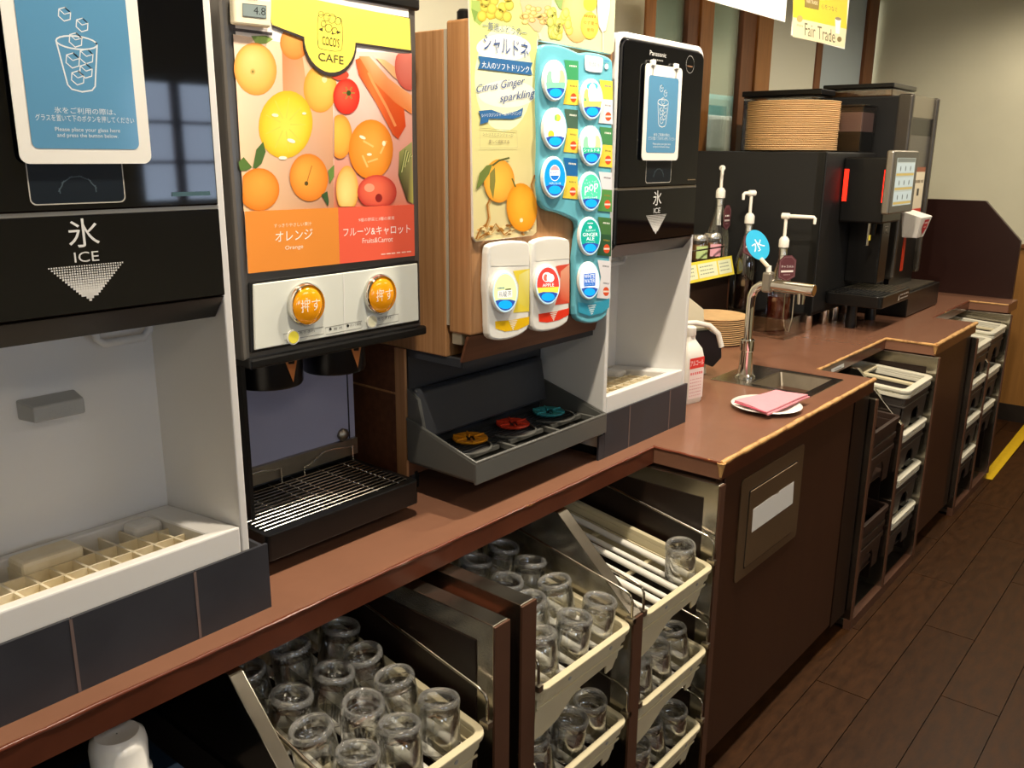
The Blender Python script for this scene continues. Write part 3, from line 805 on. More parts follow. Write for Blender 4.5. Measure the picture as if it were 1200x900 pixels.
    sl(MB().box(x0+.262, x0+.305, 1.16, 1.205, 0.95, 0.988)).build('corner_block', 'ice_white', tr, bevel=0.008)
    # push lever and the guard loop under the chin
    lv = MB().hexa([(x0+.158, 1.19, 1.150), (x0+.225, 1.19, 1.150), (x0+.228, 1.226, 1.150), (x0+.15, 1.226, 1.150), (x0+.158, 1.19, 1.172), (x0+.225, 1.19, 1.172), (x0+.228, 1.226, 1.178), (x0+.15, 1.226, 1.178)]).build('push_lever', 'grey_plastic', t, bevel=0.003)
    q = plane_print((x0, 1.19, 0), (1, 0, 0), (0, 0, 1)); q.text('PUSH', (0.176, 1.161), (0.212, 1.161), 0.009, '#a4a4a0'); q.build('lettering', 'print', lv)
    MB().tube([(x0+.255, 1.20, 1.285), (x0+.255, 1.20, 1.248), (x0+.265, 1.20, 1.240), (x0+.322, 1.20, 1.240), (x0+.332, 1.20, 1.250), (x0+.332, 1.20, 1.285)], 0.006, 8).build('guard_loop', 'ice_white', t, smooth=60)
    B('base_plinth', 0.005, W-0.005, 1.05, 1.60, ZT, 0.93, 'black_matte')
    # taped-on skirt in front of the feet
    xs = [x0-.012, x0+.105, x0+.27, x0+W+.026] if not logo else [x0, x0+.10, x0+.28, x0+W+.004]
    if logo: B('skirt_panel', -.022, -.001, 1.020, 1.025, ZT, 0.905, 'skirt_grey')
    for k in range(3):
        B('skirt_panel', xs[k]-x0, xs[k+1]-x0-.001, 1.020, 1.025, ZT, 0.951, 'skirt_grey')
        if k: MB().box(xs[k]-.003, xs[k]+.001, 1.0194, 1.02, ZT, 0.950).build('skirt_seam', 'tape_seam', t)
    if not logo: B('skirt_panel', xs[3]-x0-.005, xs[3]-x0, 1.025, 1.13, ZT, 0.945, 'skirt_grey')
    return t
ice_machine(0.29, 'white ice dispenser with glossy black door at the left end of the counter', False)
ice_machine(1.545, 'white ice dispenser with glossy black door right of the wood-grain soda machine', True)

def notice(x0, x1, z0, z1, label, clips):
    y = 1.0125
    o = MB().prism(rr(x0, z0, x1, z1, 0.010), 'y', y, y+0.0012).build('notice_sheet', 'paper_white', None)
    t = thing('notice_sheet', label, 'notice', ((x0+x1)/2, y, z0))
    o.data.transform(Matrix.Translation(-Vector(t.location))); o.parent = t; o.name = 'sheet'; OFF[o.name] = Vector(t.location)
    p = plane_print((x0, y, z0), (1, 0, 0), (0, 0, 1)); W, H = x1-x0, z1-z0
    bl = '#5b93b8' 
    p.poly(rr(0.014, 0.016, W-.014, H-.022, 0.007), bl)
    p.scatter(True); tumbler_drawing(p, W*.5, H*.62, 0.022, '#dfe6ea', 0.0016); p.scatter(False)
    p.text('氷をご利用の際は、', (W*.28, H*.275), (W*.74, H*.275), 0.0065, '#d9e4ea')
    p.text('グラスを置いて下のボタンを押してください', (W*.14, H*.235), (W*.88, H*.235), 0.0068, '#d9e4ea')
    p.text('Please place your glass here', (W*.27, H*.175), (W*.76, H*.175), 0.0055, '#d9e4ea')
    p.text('and press the button below.', (W*.28, H*.145), (W*.74, H*.145), 0.0055, '#d9e4ea')
    p.build('sheet_print', 'print_gloss', t)
    for c in clips:
        box('clip', c-.008, c+.008, y-.003, y+.004, z1-.004, z1+.008, 'white_plastic', t, bevel=0.002)
        MB().tube([(c, y-.001, z1+.002), (c-.002, y-.0015, z1-.022)], 0.0006, 5).build('clip_wire', 'steel_brushed', t)
notice(0.401, 0.548, 1.485, 1.69, 'blue notice sheet with a tumbler drawing on the left ice dispenser', (0.435, 0.523))
notice(1.634, 1.785, 1.489, 1.682, 'blue notice sheet with a tumbler drawing on the right ice dispenser', (1.662, 1.757))

# ================================================================ juice dispenser
JY = 1.10
t = thing('juice_dispenser', 'grey and black juice dispenser with orange fruit poster and yellow header', 'dispenser', (0.9, 1.35, ZT))
box('body', 0.735, 1.068, 1.145, 1.72, 1.185, 1.73, 'black_satin', t, bevel=0.006)
dr = MB().prism(rr(0.712, 1.196, 1.074, 1.732, 0.012), 'y', JY+.002, 1.145).build('door', 'frame_grey', t, bevel=0.008, seg=3)
box('top_cap', 0.712, 1.076, JY-.004, 1.40, 1.722, 1.742, 'black_satin', t, bevel=0.004)
box('bottom_lip', 0.714, 1.076, JY-.008, 1.17, 1.190, 1.206, 'black_satin', t, bevel=0.004)
p = photo_print(JY)
pz = [(272, 38), (481, 62), (485.3, 299.6), (290, 320.4)]
p.poly([(272, -40), (478, -8), (485.3, 299.6), (289.8, 320.4)], '#f5ece4')
CL = (273, 0, 484, 246)
# left half: oranges
p.grad([(273, 40), (390, 60), (391, 243.5), (285.5, 247.6)], ['#f6d9c0', '#efb88a', '#c08a6a', '#f1c79a'])
p.grad([(391, 60), (482, 62), (484, 239.6), (391, 243.5)], ['#f4d6cc', '#f0c2b2', '#e58a72', '#d87a58'])
p.grad([(330, 46), (352, 50), (362, 120), (332, 130)], ['#c87848', '#d88a52', '#e8b088', '#d89a70'])
p.poly([(294, 42), (312, 42), (320, 46), (312, 51), (300, 52)], '#7f9a4a')
p.fruit(345, 50, 17, 20, '#f2a050', '#d87830')
p.fruit(299, 81, 25, 31, '#fbd080', '#ee9440', -8, -.1, -.45, mid='#f6b458')
p.ell(296, 84, 3, 3.5, '#d8b060'); p.ell(296, 84, 1.4, 1.6, '#8a7a3a')
p.fruit(375, 104, 19.5, 28, '#fbc860', '#ee9838', 0, .3, -.3, mid='#f6b04c'); p.ell(380, 93, 3, 4, '#f6dca0')
p.fruit(334.5, 146, 31.5, 40, '#f6e05a', '#e0b024', 8, .1, .2, mid='#f2cc34')
for a in range(9):
    p.line([(334+6*math.cos(a*.7), 146+8*math.sin(a*.7)), (334+24*math.cos(a*.7), 146+32*math.sin(a*.7))], 1.2, '#efd050')
p.ell(322, 135, 4, 2, '#fbf4c8', 10); p.ell(341, 165, 5, 2.2, '#fffbe0', 20); p.ell(331, 185, 5, 2, '#fffbe0', 0); p.ell(356, 133, 2.5, 1.5, '#fbf4c8')
p.poly([(296, 196), (300, 175), (308, 166), (311, 178), (306, 192), (299, 198)], '#4c6a34')
p.poly([(279, 190), (285, 184), (295, 196), (288, 200), (281, 200)], '#587838')
p.fruit(303, 222, 24, 25, '#f8a844', '#dd7a1c', 0, .1, -.35, mid='#f09434', clip=(284, 190, 484, 247))
p.fruit(361.5, 208, 22.5, 28, '#f8ae48', '#e07c22', -6, -.3, -.3, mid='#f09436'); p.line([(359, 214), (365, 194)], 1.1, '#c8762a'); p.ell(358.5, 215, 2.2, 2.6, '#5a4a20')
p.poly([(384, 200), (391, 193), (391, 207), (386, 215)], '#6a8a40'); p.poly([(376, 228), (383, 224), (385, 236), (384, 242)], '#3c5a34')
# right half: carrots, tomato, apple
for c in (((416, 70), (426, 66), (447, 88), (473, 128), (475, 148), (466, 163), (460, 158), (440, 120), (420, 88)),):
    p.grad(c, ['#e85a26', '#f07838', '#ee6a2c', '#e85a20', '#dd4a18', '#d84a20', '#e2602c', '#ec7438', '#e2582a'])
p.grad([(420, 66), (432, 66), (455, 92), (482, 112), (482, 134), (462, 120), (438, 96)], ['#f2935a', '#f7b080', '#f4a066', '#f6b078', '#f08a48', '#ee7c40', '#f08c50'])
p.grad([(440, 68), (450, 70), (482, 92), (482, 104), (460, 90)], ['#fac890', '#f8c088', '#f6b07a', '#f4a870', '#f6b884'])
p.fruit(480, 78, 18, 28, '#e08070', '#d05848', clip=(391, 63, 482, 112))
p.line([(431, 85), (436, 96), (452, 125), (463, 148)], 3, '#f29a5c')
p.fruit(405.5, 113, 15.5, 21, '#ee5a40', '#cc2a1c', 0, -.35, -.3, mid='#dc3a28')
for a in range(6): p.line([(408, 109), (408+7*math.cos(a*1.05), 109+8*math.sin(a*1.05))], 1.2, '#8a8a40')
p.ell(408, 109, 2.6, 3, '#3a4a20'); p.ell(398, 88, 10, 6, '#e04a34')
p.fruit(398, 160, 14, 26, '#f8c050', '#ee8a30', clip=(391, 130, 440, 200))
p.fruit(434, 175, 26, 35, '#f8a444', '#e8821e', 0, .1, -.2, mid='#f09230')
for a, b in (((425, 165), (437, 172)), ((445, 180), (452, 165)), ((430, 190), (442, 186)), ((424, 182), (430, 196))): p.line([a, b], 2.2, '#f8c070')
p.ell(424, 161, 4, 1.8, '#fdeccc', 25); p.ell(449, 168, 2, 3, '#fdeccc'); p.ell(432, 181, 3, 1.6, '#fdeccc')
p.fruit(406, 222, 13, 28, '#fbe08c', '#e8a040', 0, -.2, .2, clip=(391, 190, 484, 242))
p.fruit(441, 225, 23, 20, '#f07050', '#c43a30', 0, -.2, -.3, mid='#dc5a44', clip=(391, 200, 484, 241)); p.ell(443, 232, 4, 5, '#8a2420'); p.ell(432, 220, 6, 5, '#f4a080')
p.grad([(467, 178), (482, 166), (483.5, 239), (476, 235), (466, 205)], ['#9a9a58', '#b0b070', '#c8c060', '#4a3420', '#5a5a30'])
for k in range(8): p.line([(468+k*1.8, 205-k*3), (474+k*1.2, 175+k)], 0.9, '#d8d890' if k % 2 else '#5c6a30')
# header
p.poly([(318, 0), (318, 32), (354, 46)]+[(354+(385.5-354)*0+31.5*(1-math.cos(a))-0, 46+40*math.sin(a)*1.0+7*(1-math.cos(a))/2) for a in [math.pi*k/16 for k in range(17)]]+[(418, 53), (481, 62), (479, 21), (360, 0), (345, -4)], '#3a3230')
p.poly([(310, -6), (318, 29), (355, 43)]+[(355.5+30*(1-math.cos(a)), 43+38.5*math.sin(a)+7*(1-math.cos(a))/2) for a in [math.pi*k/16 for k in range(17)]]+[(416.5, 50), (480.5, 59), (479, 22), (350, -4)], '#f3e25c')
p.line([(272, 34.5), (318, 40)], 3.6, '#4a4444')
em = '#3c3826'
p.loop(smoothpoly([(371, 20), (374, 17), (396, 20), (400, 24), (400.5, 56), (397, 61), (375, 58), (371, 54)], 1), 0.6, em)
for cx, cy, r in ((375, 17, 3), (382, 20, 4), (388, 22, 4.5), (395, 25, 3.5), (384, 33, 4), (391, 36, 3), (378, 28, 3)):
    p.loop([(cx+r*math.cos(2*math.pi*k/12), cy+1.2*r*math.sin(2*math.pi*k/12)) for k in range(12)], 0.6, em)
p.poly([(372, 34), (377, 32.5), (377, 37)], em); p.poly([(398.5, 38), (394, 36), (394, 40)], em); p.poly([(387, 40), (388.5, 37), (390, 40.5)], em)
p.text("COCO'S", (376.5, 47), (396.5, 51), 10.5, '#2c281c'); p.text('CAFE', (372, 66), (401.5, 71), 9.5, '#4a4430')
# colour fields with the names
p.poly([(285.5, 247.6), (395, 243.2), (397, 309), (289.8, 320.4)], '#e8903a')
p.poly([(395, 243.2), (483.8, 239.6), (484.9, 299.6), (397, 309)], '#ee6248')
p.text('すっきりやさしい果汁', (320, 264.5), (364, 261.8), 4.6, '#f8e0c4'); p.text('オレンジ', (321.5, 277.5), (365, 273.5), 12, '#fdf4ec'); p.text('Orange', (333, 291), (354, 289), 6, '#fae8d6')
p.text('9種の野菜と3種の果実', (419, 257.8), (461, 255.2), 4.2, '#fbd8cc'); p.text('フルーツ&キャロット', (401, 272.5), (479.5, 268), 10, '#fdf2ec'); p.text('Fruits&Carrot', (423.5, 282), (459, 280), 6, '#fae4da')
p.fine((445, 298), (481, 294.5), 2.4, '#f8c8b8')
p.build('fruit_poster', 'print', dr)
# button panel
bf = MB().prism(pxpoly([(293, 331), (490.5, 305.5), (492, 378.5), (295, 414)], JY-.004), 'y', JY-.004, JY+.002).build('panel_frame', 'black_satin', dr, bevel=0.002)
bp = MB().prism(pxpoly([(297, 333.5), (489.5, 308.5), (491, 375.5), (299, 410.5)], JY-.007), 'y', JY-.007, JY-.003).build('button_panel', 'panel_pale', dr, bevel=0.0015)
for (cx, cy, r) in ((357.5, 356.5, 19), (444, 344.5, 17.5)):
    c = PY(cx, cy, JY-.007)
    bz = MB().lathe([(0.0335, 0), (0.0335, 0.006), (0.030, 0.010), (0.0285, 0.006)], c, 28, axis='y', capt=False).build('button_bezel', 'chrome', bp, smooth=50)
    MB().lathe([(0.0285, 0), (0.0285, 0.007), (0.022, 0.0115), (0.010, 0.0135), (0.0005, 0.014)], c, 28, axis='y', capt=False).build('button', 'amber', bz, smooth=60)
    q = plane_print((c.x, JY-.0205, c.z), (1, 0, 0), (0, 0, 1)); q.text('押す', (-0.018, 0), (0.018, 0), 0.019, '#fff2d8'); q.build('lettering', 'print', bz)
p = photo_print(JY-.007)
p.line([(402.5, 320), (404, 391)], 1.2, '#ecece6')
for a in ([(332, 391.5), (379, 383), (379, 391), (333, 399)], [(381, 384), (424, 376), (424, 384), (382, 392)], [(430, 374.5), (467, 368), (467, 376), (432, 383)]): p.loop(a, 0.6, '#8a8a84')
p.ell(387, 385.5, 1.5, 1.7, '#2a2a2a'); p.ell(407.5, 381.8, 1.5, 1.7, '#2a2a2a')
p.text('販 売', (391, 385.5), (401, 383.5), 3, '#55554f'); p.text('タンク補充', (410, 381.5), (423, 379), 3, '#55554f'); p.text('売りきれ', (350, 390.5), (369, 387), 3.4, '#55554f'); p.text('売りきれ', (442, 374.5), (458, 371.5), 3.2, '#55554f')
p.build('panel_print', 'print', bp)
for (cx, cy, col) in ((343, 395, '#f0e24e'), (435.5, 376.5, '#f1eecb')):
    c = PY(cx, cy, JY-.008); MB().lathe([(0.0115, 0), (0.0115, 0.002)], c, 20, axis='y').build('round_sticker', 'white_plastic', bp)
    q = plane_print((c.x, JY-.0102, c.z), (1, 0, 0), (0, 0, 1)); q.ell(0, 0, 0.0095, 0.0095, col); q.build('sticker_print', 'print', bp)
# recess, nozzles, drip tray
box('recess_back', 0.74, 1.064, 1.285, 1.30, 0.93, 1.19, 'back_blue', t)
box('recess_foot', 0.742, 1.062, 1.276, 1.285, 0.93, 0.962, 'steel_brushed', t)
box('recess_side', 0.735, 0.742, 1.15, 1.30, 0.93, 1.19, 'black_satin', t)
box('seam', 1.0485, 1.0505, 1.2835, 1.285, 0.93, 1.19, 'black_satin', t)
c = PY(401, 509, 1.284)
MB().lathe([(0.012, 0), (0.012, 0.006), (0.009, 0.009), (0.004, 0.011)], c, 16, axis='y').build('screw_knob', 'steel_brushed', t, smooth=40)
box('column_body', 0.74, 1.064, 1.30, 1.70, ZT, 1.19, 'black_matte', t)
for nx in (0.812, 0.945):
    nz = MB().lathe([(0.052, 0.0), (0.054, 0.004), (0.054, 0.058)], (nx, 1.19, 1.135), 28).build('nozzle', 'black_satin', t, smooth=50)
    a = -math.pi/2+0.12
    vs = []
    for an, z in ((a-.30, 0.056), (a+.30, 0.056), (a, 0.010)):
        vs.append((nx+0.0546*math.cos(an), 1.19+0.0546*math.sin(an), 1.135+z))
    me = MB().add(vs+[(v[0]*1.0+0.0006*math.cos(a), v[1]+0.0006*math.sin(a), v[2]) for v in vs], [(0, 1, 2), (3, 4, 5), (0, 1, 4, 3), (1, 2, 5, 4), (2, 0, 3, 5)])
    mat('sticker_orange', '#c8783c', 0.5); me.build('triangle_sticker', 'sticker_orange', nz)
tr = MB().ring(rr(0.725, 1.096, 1.052, 1.30, 0.008), rr(0.733, 1.112, 1.040, 1.292, 0.006), 'z', 0.877, 0.922).build('drip_tray', 'black_satin', t, bevel=0.002)
box('tray_floor', 0.731, 1.046, 1.104, 1.294, 0.879, 0.886, 'black_matte', tr)
for i in range(13):
    y = 1.118+i*0.0125
    MB().tube([(0.735, y, 0.9215), (1.040, y, 0.9215)], 0.0017, 6).build('grid_wire', 'wire_bright', tr, smooth=60)
for x in (0.80, 0.86, 0.885, 0.91, 0.97, 1.02):
    MB().tube([(x, 1.114, 0.9195), (x, 1.285, 0.9195)], 0.0014, 6).build('cross_wire', 'wire_bright', tr, smooth=60)
for xa in (0.765, 0.93):
    MB().tube([(xa, 1.272, 0.921), (xa, 1.272, 0.938), (xa+0.02, 1.272, 0.942), (xa+0.045, 1.272, 0.955), (xa+0.075, 1.272, 0.955), (xa+0.10, 1.272, 0.95), (xa+0.115, 1.272, 0.95), (xa+.115, 1.272, 0.921)], 0.0020, 6).build('grid_handle', 'wire_bright', tr, smooth=60)
for x in (0.76, 1.03):
    for y in (1.28, 1.6): MB().lathe([(0.014, 0), (0.014, 0.03)], (x, y, ZT), 14).build('foot', 'black_satin', t)
# small thermometer hung on the door
th = thing('thermometer', 'small cream digital thermometer stuck on the juice dispenser top corner', 'thermometer', tuple(PY(296, 20, JY-.01)))
q = pxpoly([(273.5, -6), (319, -1), (318, 32.5), (275, 28)], JY-.013)
MB().prism(q, 'y', JY-.013, JY-.001).build('case', 'cream_plastic', th, bevel=0.003)
p = photo_print(JY-.0135); p.poly([(284, 4), (312, 7), (312, 21.5), (284.5, 18.5)], '#7c8a8a'); p.loop([(284, 4), (312, 7), (312, 21.5), (284.5, 18.5)], 0.8, '#4a5050'); p.text('4.8', (297, 12), (311, 13.8), 9, '#23282a'); p.fine((290, -1), (302, 0.6), 2, '#6a675c')
p.build('display', 'print', th)

# ================================================================ soda machine
SY = 1.03
t = thing('soda_dispenser', 'wood-grain soft drink dispenser with posters, blue button panel and two white modules', 'dispenser', (1.33, 1.35, ZT))
box('upper_body', 1.124, 1.536, 1.093, 1.72, 1.14, 1.700, 'wood_laminate', t, bevel=0.002)
dr = box('door', 1.121, 1.539, SY, 1.083, 1.188, 1.712, 'wood_laminate', t, bevel=0.004)
box('door_gasket', 1.126, 1.534, 1.083, 1.093, 1.20, 1.70, 'gasket', t)
MB().lathe([(0.012, 0), (0.012, 0.012), (0.008, 0.016)], (1.135, 1.055, 1.712), 14).build('hinge_cap', 'black_satin', t, smooth=40)
box('hinge_block', 1.13, 1.16, 1.06, 1.085, 1.165, 1.186, 'cream_plastic', t, bevel=0.003)
MB().prism([(SY+.004, 1.186), (SY+.022, 1.136), (SY+.026, 1.138), (SY+.010, 1.186)], 'x', 1.121, 1.539).build('chin_panel', 'wood_laminate_dark_and_shaded', t)
box('chin_underside', 1.126, 1.534, 1.053, 1.72, 1.125, 1.14, 'tray_grey_dark', t)
box('lower_body', 1.124, 1.536, 1.205, 1.72, 0.88, 1.14, 'wood_laminate_dark_and_shaded', t)
box('lower_side', 1.1225, 1.124, 1.225, 1.72, 0.875, 1.14, 'wood_laminate_dark_and_shaded', t); box('lower_stile', 1.118, 1.124, 1.198, 1.225, 0.875, 1.14, 'wood_laminate', t)  # lower side takes the darker wood so its shadow sits in the colour
box('side_rib', 1.1215, 1.1225, 1.225, 1.36, 1.045, 1.049, 'wood_laminate', t)
for x in (1.15, 1.5):
    for y in (1.22, 1.65): MB().lathe([(0.016, 0), (0.016, 0.035)], (x, y, ZT), 14).build('foot', 'black_satin', t)
bs = box('splash_back', 1.126, 1.536, 1.196, 1.205, 0.92, 1.135, 'tray_grey_dark', t)
MB().prism([(1.196, 0.955), (1.162, 0.965), (1.178, 1.055), (1.185, 1.060), (1.196, 1.060)], 'x', 1.13, 1.52).build('splash_wedge', 'tray_grey_dark', t, bevel=0.004)
for i, x in enumerate((1.21, 1.335, 1.46)):
    MB().tube([(x+.036*math.cos(q_), 1.166+.004*math.sin(q_)+.006, 1.0+.018*math.sin(q_)) for q_ in [math.pi+math.pi*k/10 for k in range(11)]], 0.003, 6).build('splash_highlight', 'tray_grey', t, smooth=60)  # paler arcs modelled as the highlights on the hollow splash
MB().prism([(1.196, 0.955), (1.150, 0.972), (1.168, 1.045), (1.196, 1.062)], 'x', 1.122, 1.13).build('splash_end', 'tray_grey', t)
# drip tray
tr = MB()
outer = [(1.12, 1.018), (1.55, 1.018), (1.55, 1.195), (1.12, 1.195)]
prof = lambda y: 0.953+(y-1.02)*0.28
tr.prism([(1.018, 0.918), (1.018, 0.953), (1.195, 1.003), (1.195, 0.918)], 'x', 1.117, 1.123)
tr.prism([(1.018, 0.918), (1.018, 0.953), (1.195, 1.003), (1.195, 0.918)], 'x', 1.536, 1.542)
tr.box(1.117, 1.542, 1.014, 1.020, 0.912, 0.953).box(1.123, 1.536, 1.02, 1.195, 0.912, 0.918)
tr = tr.build('drip_tray', 'tray_grey', t, bevel=0.002)
MB().tube([(1.120, 1.195, 1.003), (1.120, 1.017, 0.954), (1.539, 1.017, 0.954), (1.539, 1.195, 1.003)], 0.0038, 8).build('tray_rim', 'tray_grey', tr, smooth=60)
for i in range(9):
    y = 1.085+i*0.011
    MB().box(1.124, 1.535, y-.0025, y+.0025, 0.933, 0.944).build('grille_bar', 'tray_grey_dark', tr)
for x in (1.195, 1.335, 1.47):
    MB().tube([(x+.052*math.cos(a), 1.112+.05*math.sin(a), 0.947) for a in [math.pi+math.pi*k/12 for k in range(13)]], 0.0028, 6).build('cup_guide', 'tray_grey', tr, smooth=60)
    MB().box(x-.053, x+.053, 1.07, 1.078, 0.938, 0.946).build('grille_bar', 'tray_grey', tr)
for x in (1.125, 1.262, 1.402, 1.53): MB().box(x-.004, x+.004, 1.022, 1.085, 0.936, 0.946).build('grille_bar', 'tray_grey', tr)
for (cx, cy), m in zip(((551, 512), (601, 495), (643, 481)), ('ring_amber', 'ring_red', 'ring_teal')):
    c = PZ(cx, cy, 0.953)
    rg = MB().lathe([(0.020, 0.0), (0.034, 0.0), (0.036, 0.003), (0.034, 0.005), (0.020, 0.004), (0.020, 0)], (c.x, c.y, 0.948), 28, capb=False, capt=False).build('cup_ring', m, tr, smooth=40)
    for a in range(6):
        an = a*1.047+.4; MB().box(-.0015, .0015, .010, .036, 0.001, .0065).xf(Matrix.Translation((c.x, c.y, .948)) @ Matrix.Rotation(an, 4, 'Z')).build('ring_rib', m, rg)

# posters on the door
PYY = SY-.006
po = MB().prism(pxpoly([(549, -40), (551, 20), (554.5, 278), (558, 283.5), (625, 276), (628.5, 271), (630, 62), (630.5, 48), (716, 64), (719.5, 60), (722, -20), (630, -45)], PYY), 'y', PYY, SY-.001).build('poster_board', 'paper_white', dr, bevel=0.001)
p = photo_print(PYY)
p.grad([(549, -38), (629.5, -43), (628.5, 272), (625, 275.5), (558, 283), (555, 279)], ['#d6dc84', '#d4dc7e', '#e6d4a0', '#e4ce9c', '#e4ca94', '#e2d49e'])
p.poly([(629.5, -40), (721.5, -20), (719, 59.5), (716, 63), (629.5, 46)], '#dfe0a8')
p.ell(590, 92, 34, 62, '#eef2c4'); p.ell(590, 56, 32, 16, '#f6f8e8'); p.ell(594, 110, 34, 16, '#f4f5e0')
p.poly([(552, 0), (566, 2), (572, 18), (562, 30), (555, 24), (552, 12)], '#9cb45c'); p.poly([(552, 10), (560, 14), (556, 26)], '#7c9a48')
rnd = random.Random(3); p.scatter(True)
for k in range(20):
    p.fruit(566+rnd.uniform(-8, 34), 2+rnd.uniform(-8, 18), 5.5, 6.5, '#e8d458', rnd.choice(['#b89420', '#a89630', '#8a8a34']))
p.scatter(False)
# right top: wine glass, grapes, orange slice, flute
p.poly([(607, -6), (647, -6), (645, 16), (636, 32), (632.5, 38), (626, 36), (614, 22)], '#cbb48e'); 
p.scatter(True)
for k in range(26): p.fruit(612+rnd.uniform(0, 30), 8+rnd.uniform(0, 18), 4, 3, '#f0d890', rnd.choice(['#b07c20', '#946820', '#c8a050']))
p.scatter(False)
p.poly([(646, -6), (668, -6), (666, 14), (655, 10)], '#8aa860'); p.fruit(676, 16, 18, 34, '#f2c486', '#e8a868')
p.scatter(True)
for k in range(24):
    x, y = 644+rnd.uniform(0, 24), 14+rnd.uniform(0, 32)
    if y < 40+(x-644)*.35: p.fruit(x, y, 4.2, 6, '#e4e07c', rnd.choice(['#a8a030', '#b8ac38', '#889430']))
p.scatter(False)
p.line([(632, 38), (633, 46)], 3, '#d8d0b4')
p.fruit(690.5, 30, 10.5, 16, '#f4d060', '#e8b840'); p.ell(691, 4, 8, 9, '#f0e040')
p.fine((684, 18.5), (698, 20), 5, '#a87a20'); p.text('ゆず果汁', (683.5, 26), (700, 28.5), 5, '#a87a20'); p.text('使用', (687, 34.5), (695, 35.5), 4.5, '#a87a20')
p.poly([(699.5, -8), (715, -8), (714, 14), (709.5, 36), (705, 38), (701, 30), (699, 10)], '#f4efe2'); p.loop([(699.5, -8), (699, 10), (701, 30), (705, 38), (709.5, 36), (714, 14), (715, -8)], 0.7, '#b89a80'); p.line([(706, 38), (706, 61)], 2, '#ddd4bc')
# lettering of the left poster
nv = '#2f4f8e'
p.text('―厳選ぶどうの―', (564.5, 28.5), (617.5, 38.5), 10, '#5a6a8a'); p.text('シャルドネ', (566, 49), (619, 60), 20, nv)
p.poly([(559.5, 65.5), (623.5, 73.5), (621, 80.5), (623.5, 88), (559.5, 80.5), (562, 73)], '#2f69a0'); p.text('大人のソフトドリンク', (564, 75.5), (619.5, 81.5), 8, '#f2f6fa')
p.text('Citrus Ginger', (557.5, 105.5), (614, 95.5), 12.5, nv, .2); p.text('sparkling', (585.5, 116.5), (625.5, 110), 12.5, nv, .2)
p.poly([(560, 130), (575, 128.5), (590, 134), (605, 130), (612.5, 126), (610.5, 136), (600, 139.5), (585, 139), (572, 139), (571.5, 143), (561.5, 146), (563, 138)], '#2f69a0'); p.text('シトリスジンジャースパークリング', (563.5, 135.5), (610, 132.5), 4.5, '#e8eef4')
p.loop([(561.5, 150), (605, 153.5), (605.5, 173), (562, 173.5)], 0.6, '#b8b48a'); p.text('シトリスとジンジャーが', (565, 157), (601, 158.5), 4.2, '#8a8a72'); p.text('楽しく調和する', (572, 165.5), (596, 166), 4.2, '#8a7a62')
# yuzu and splash
for a in (((566, 272), (572, 255), (570, 240), (574, 232)), ((560, 279), (575, 270), (580, 262), (590, 275), (600, 268), (612, 258), (624, 262)), ((626, 205), (622, 216), (624, 230), (621, 245)), ((557, 280), (562, 268), (570, 262))):
    p.line(a, 1.8, '#a8702a'); p.line([(x+2, y+1.5) for x, y in a], 0.8, '#dca860')
p.scatter(True)
for k in range(40): p.ell(558+rnd.uniform(0, 66), 276-rnd.uniform(0, 10)-abs(rnd.gauss(0, 4)), rnd.uniform(.6, 2.6), rnd.uniform(.5, 1.6), rnd.choice(['#b07a30', '#d8a050', '#8a5a20', '#f2dca0']))
p.scatter(False)
p.fruit(584, 212, 18, 25.5, '#f7c84e', '#e8982c', 0, -.2, .1, mid='#f2b040'); p.fruit(610.5, 243, 18, 28.5, '#f8c23c', '#e8921c', -4, .1, -.2, mid='#f2a828'); p.ell(610, 258, 2, 2.4, '#fdf4c8')
p.poly([(557, 222), (561, 203), (569, 194), (576, 192.5), (572, 204), (563, 217)], '#6f7f3c'); p.poly([(573, 203), (579, 196), (579.5, 212), (577, 233), (573, 220)], '#8a8440'); p.line([(576, 194), (584, 188), (596, 185)], 2.2, '#5a6030'); p.line([(599, 209), (603, 219)], 1.6, '#6a6a30')
p.build('poster_print', 'print', po)

# blue button panel
BY = SY-.014
bpoly = smoothpoly([(633, 58), (636, 52.5), (645, 51.5), (660, 54), (672, 59), (679.5, 63), (690, 61), (705, 63.5), (716, 68.5), (718.5, 74), (718, 110), (716.5, 200), (714, 340), (713, 368), (703, 377), (690, 379.5), (677, 376), (673, 366), (674.5, 340), (673.5, 305), (676.5, 282), (678.5, 262), (672, 256.5), (655, 249), (641, 246.5), (634.5, 239), (631, 225), (630.5, 200), (632, 170), (630.5, 120), (631, 80)], 1)
bl = MB().prism(pxpoly(bpoly, BY), 'y', BY, SY).build('button_panel', 'module_blue', dr, bevel=0.0035, seg=3)
def oval(par, Y, cx, cy, rx, ry, fn):
    """raised oval push button: ring, lit face with its print, blue press zone"""
    def el(k): return [(cx+rx*k*math.cos(2*math.pi*i/32), cy+ry*k*math.sin(2*math.pi*i/32)) for i in range(32)]
    ob = MB().prism(pxpoly(el(1.0), Y-.007), 'y', Y-.007, Y).build('oval_button', 'module_white', par, bevel=0.003, seg=3)
    p = photo_print(Y-.007); p.poly(el(.93), '#bfe0ea'); p.poly(el(.86), '#ffffff')
    fn(p, cx, cy, rx*.86, ry*.86)
    # press zone at the bottom
    seg = [(cx+rx*.86*math.cos(a), cy+ry*.86*math.sin(a)) for a in [math.radians(28+k*(124/14)) for k in range(15)]]
    p.poly(seg+[(cx-rx*.4, cy+ry*.34), (cx+rx*.4, cy+ry*.34)], '#2c4f9e')
    p.poly([(cx+rx*.52*math.cos(a), cy+ry*.58+ry*.2*math.sin(a)) for a in [2*math.pi*k/16 for k in range(16)]], '#12a4f0')
    p.build('button_print', 'print_backlit', ob)
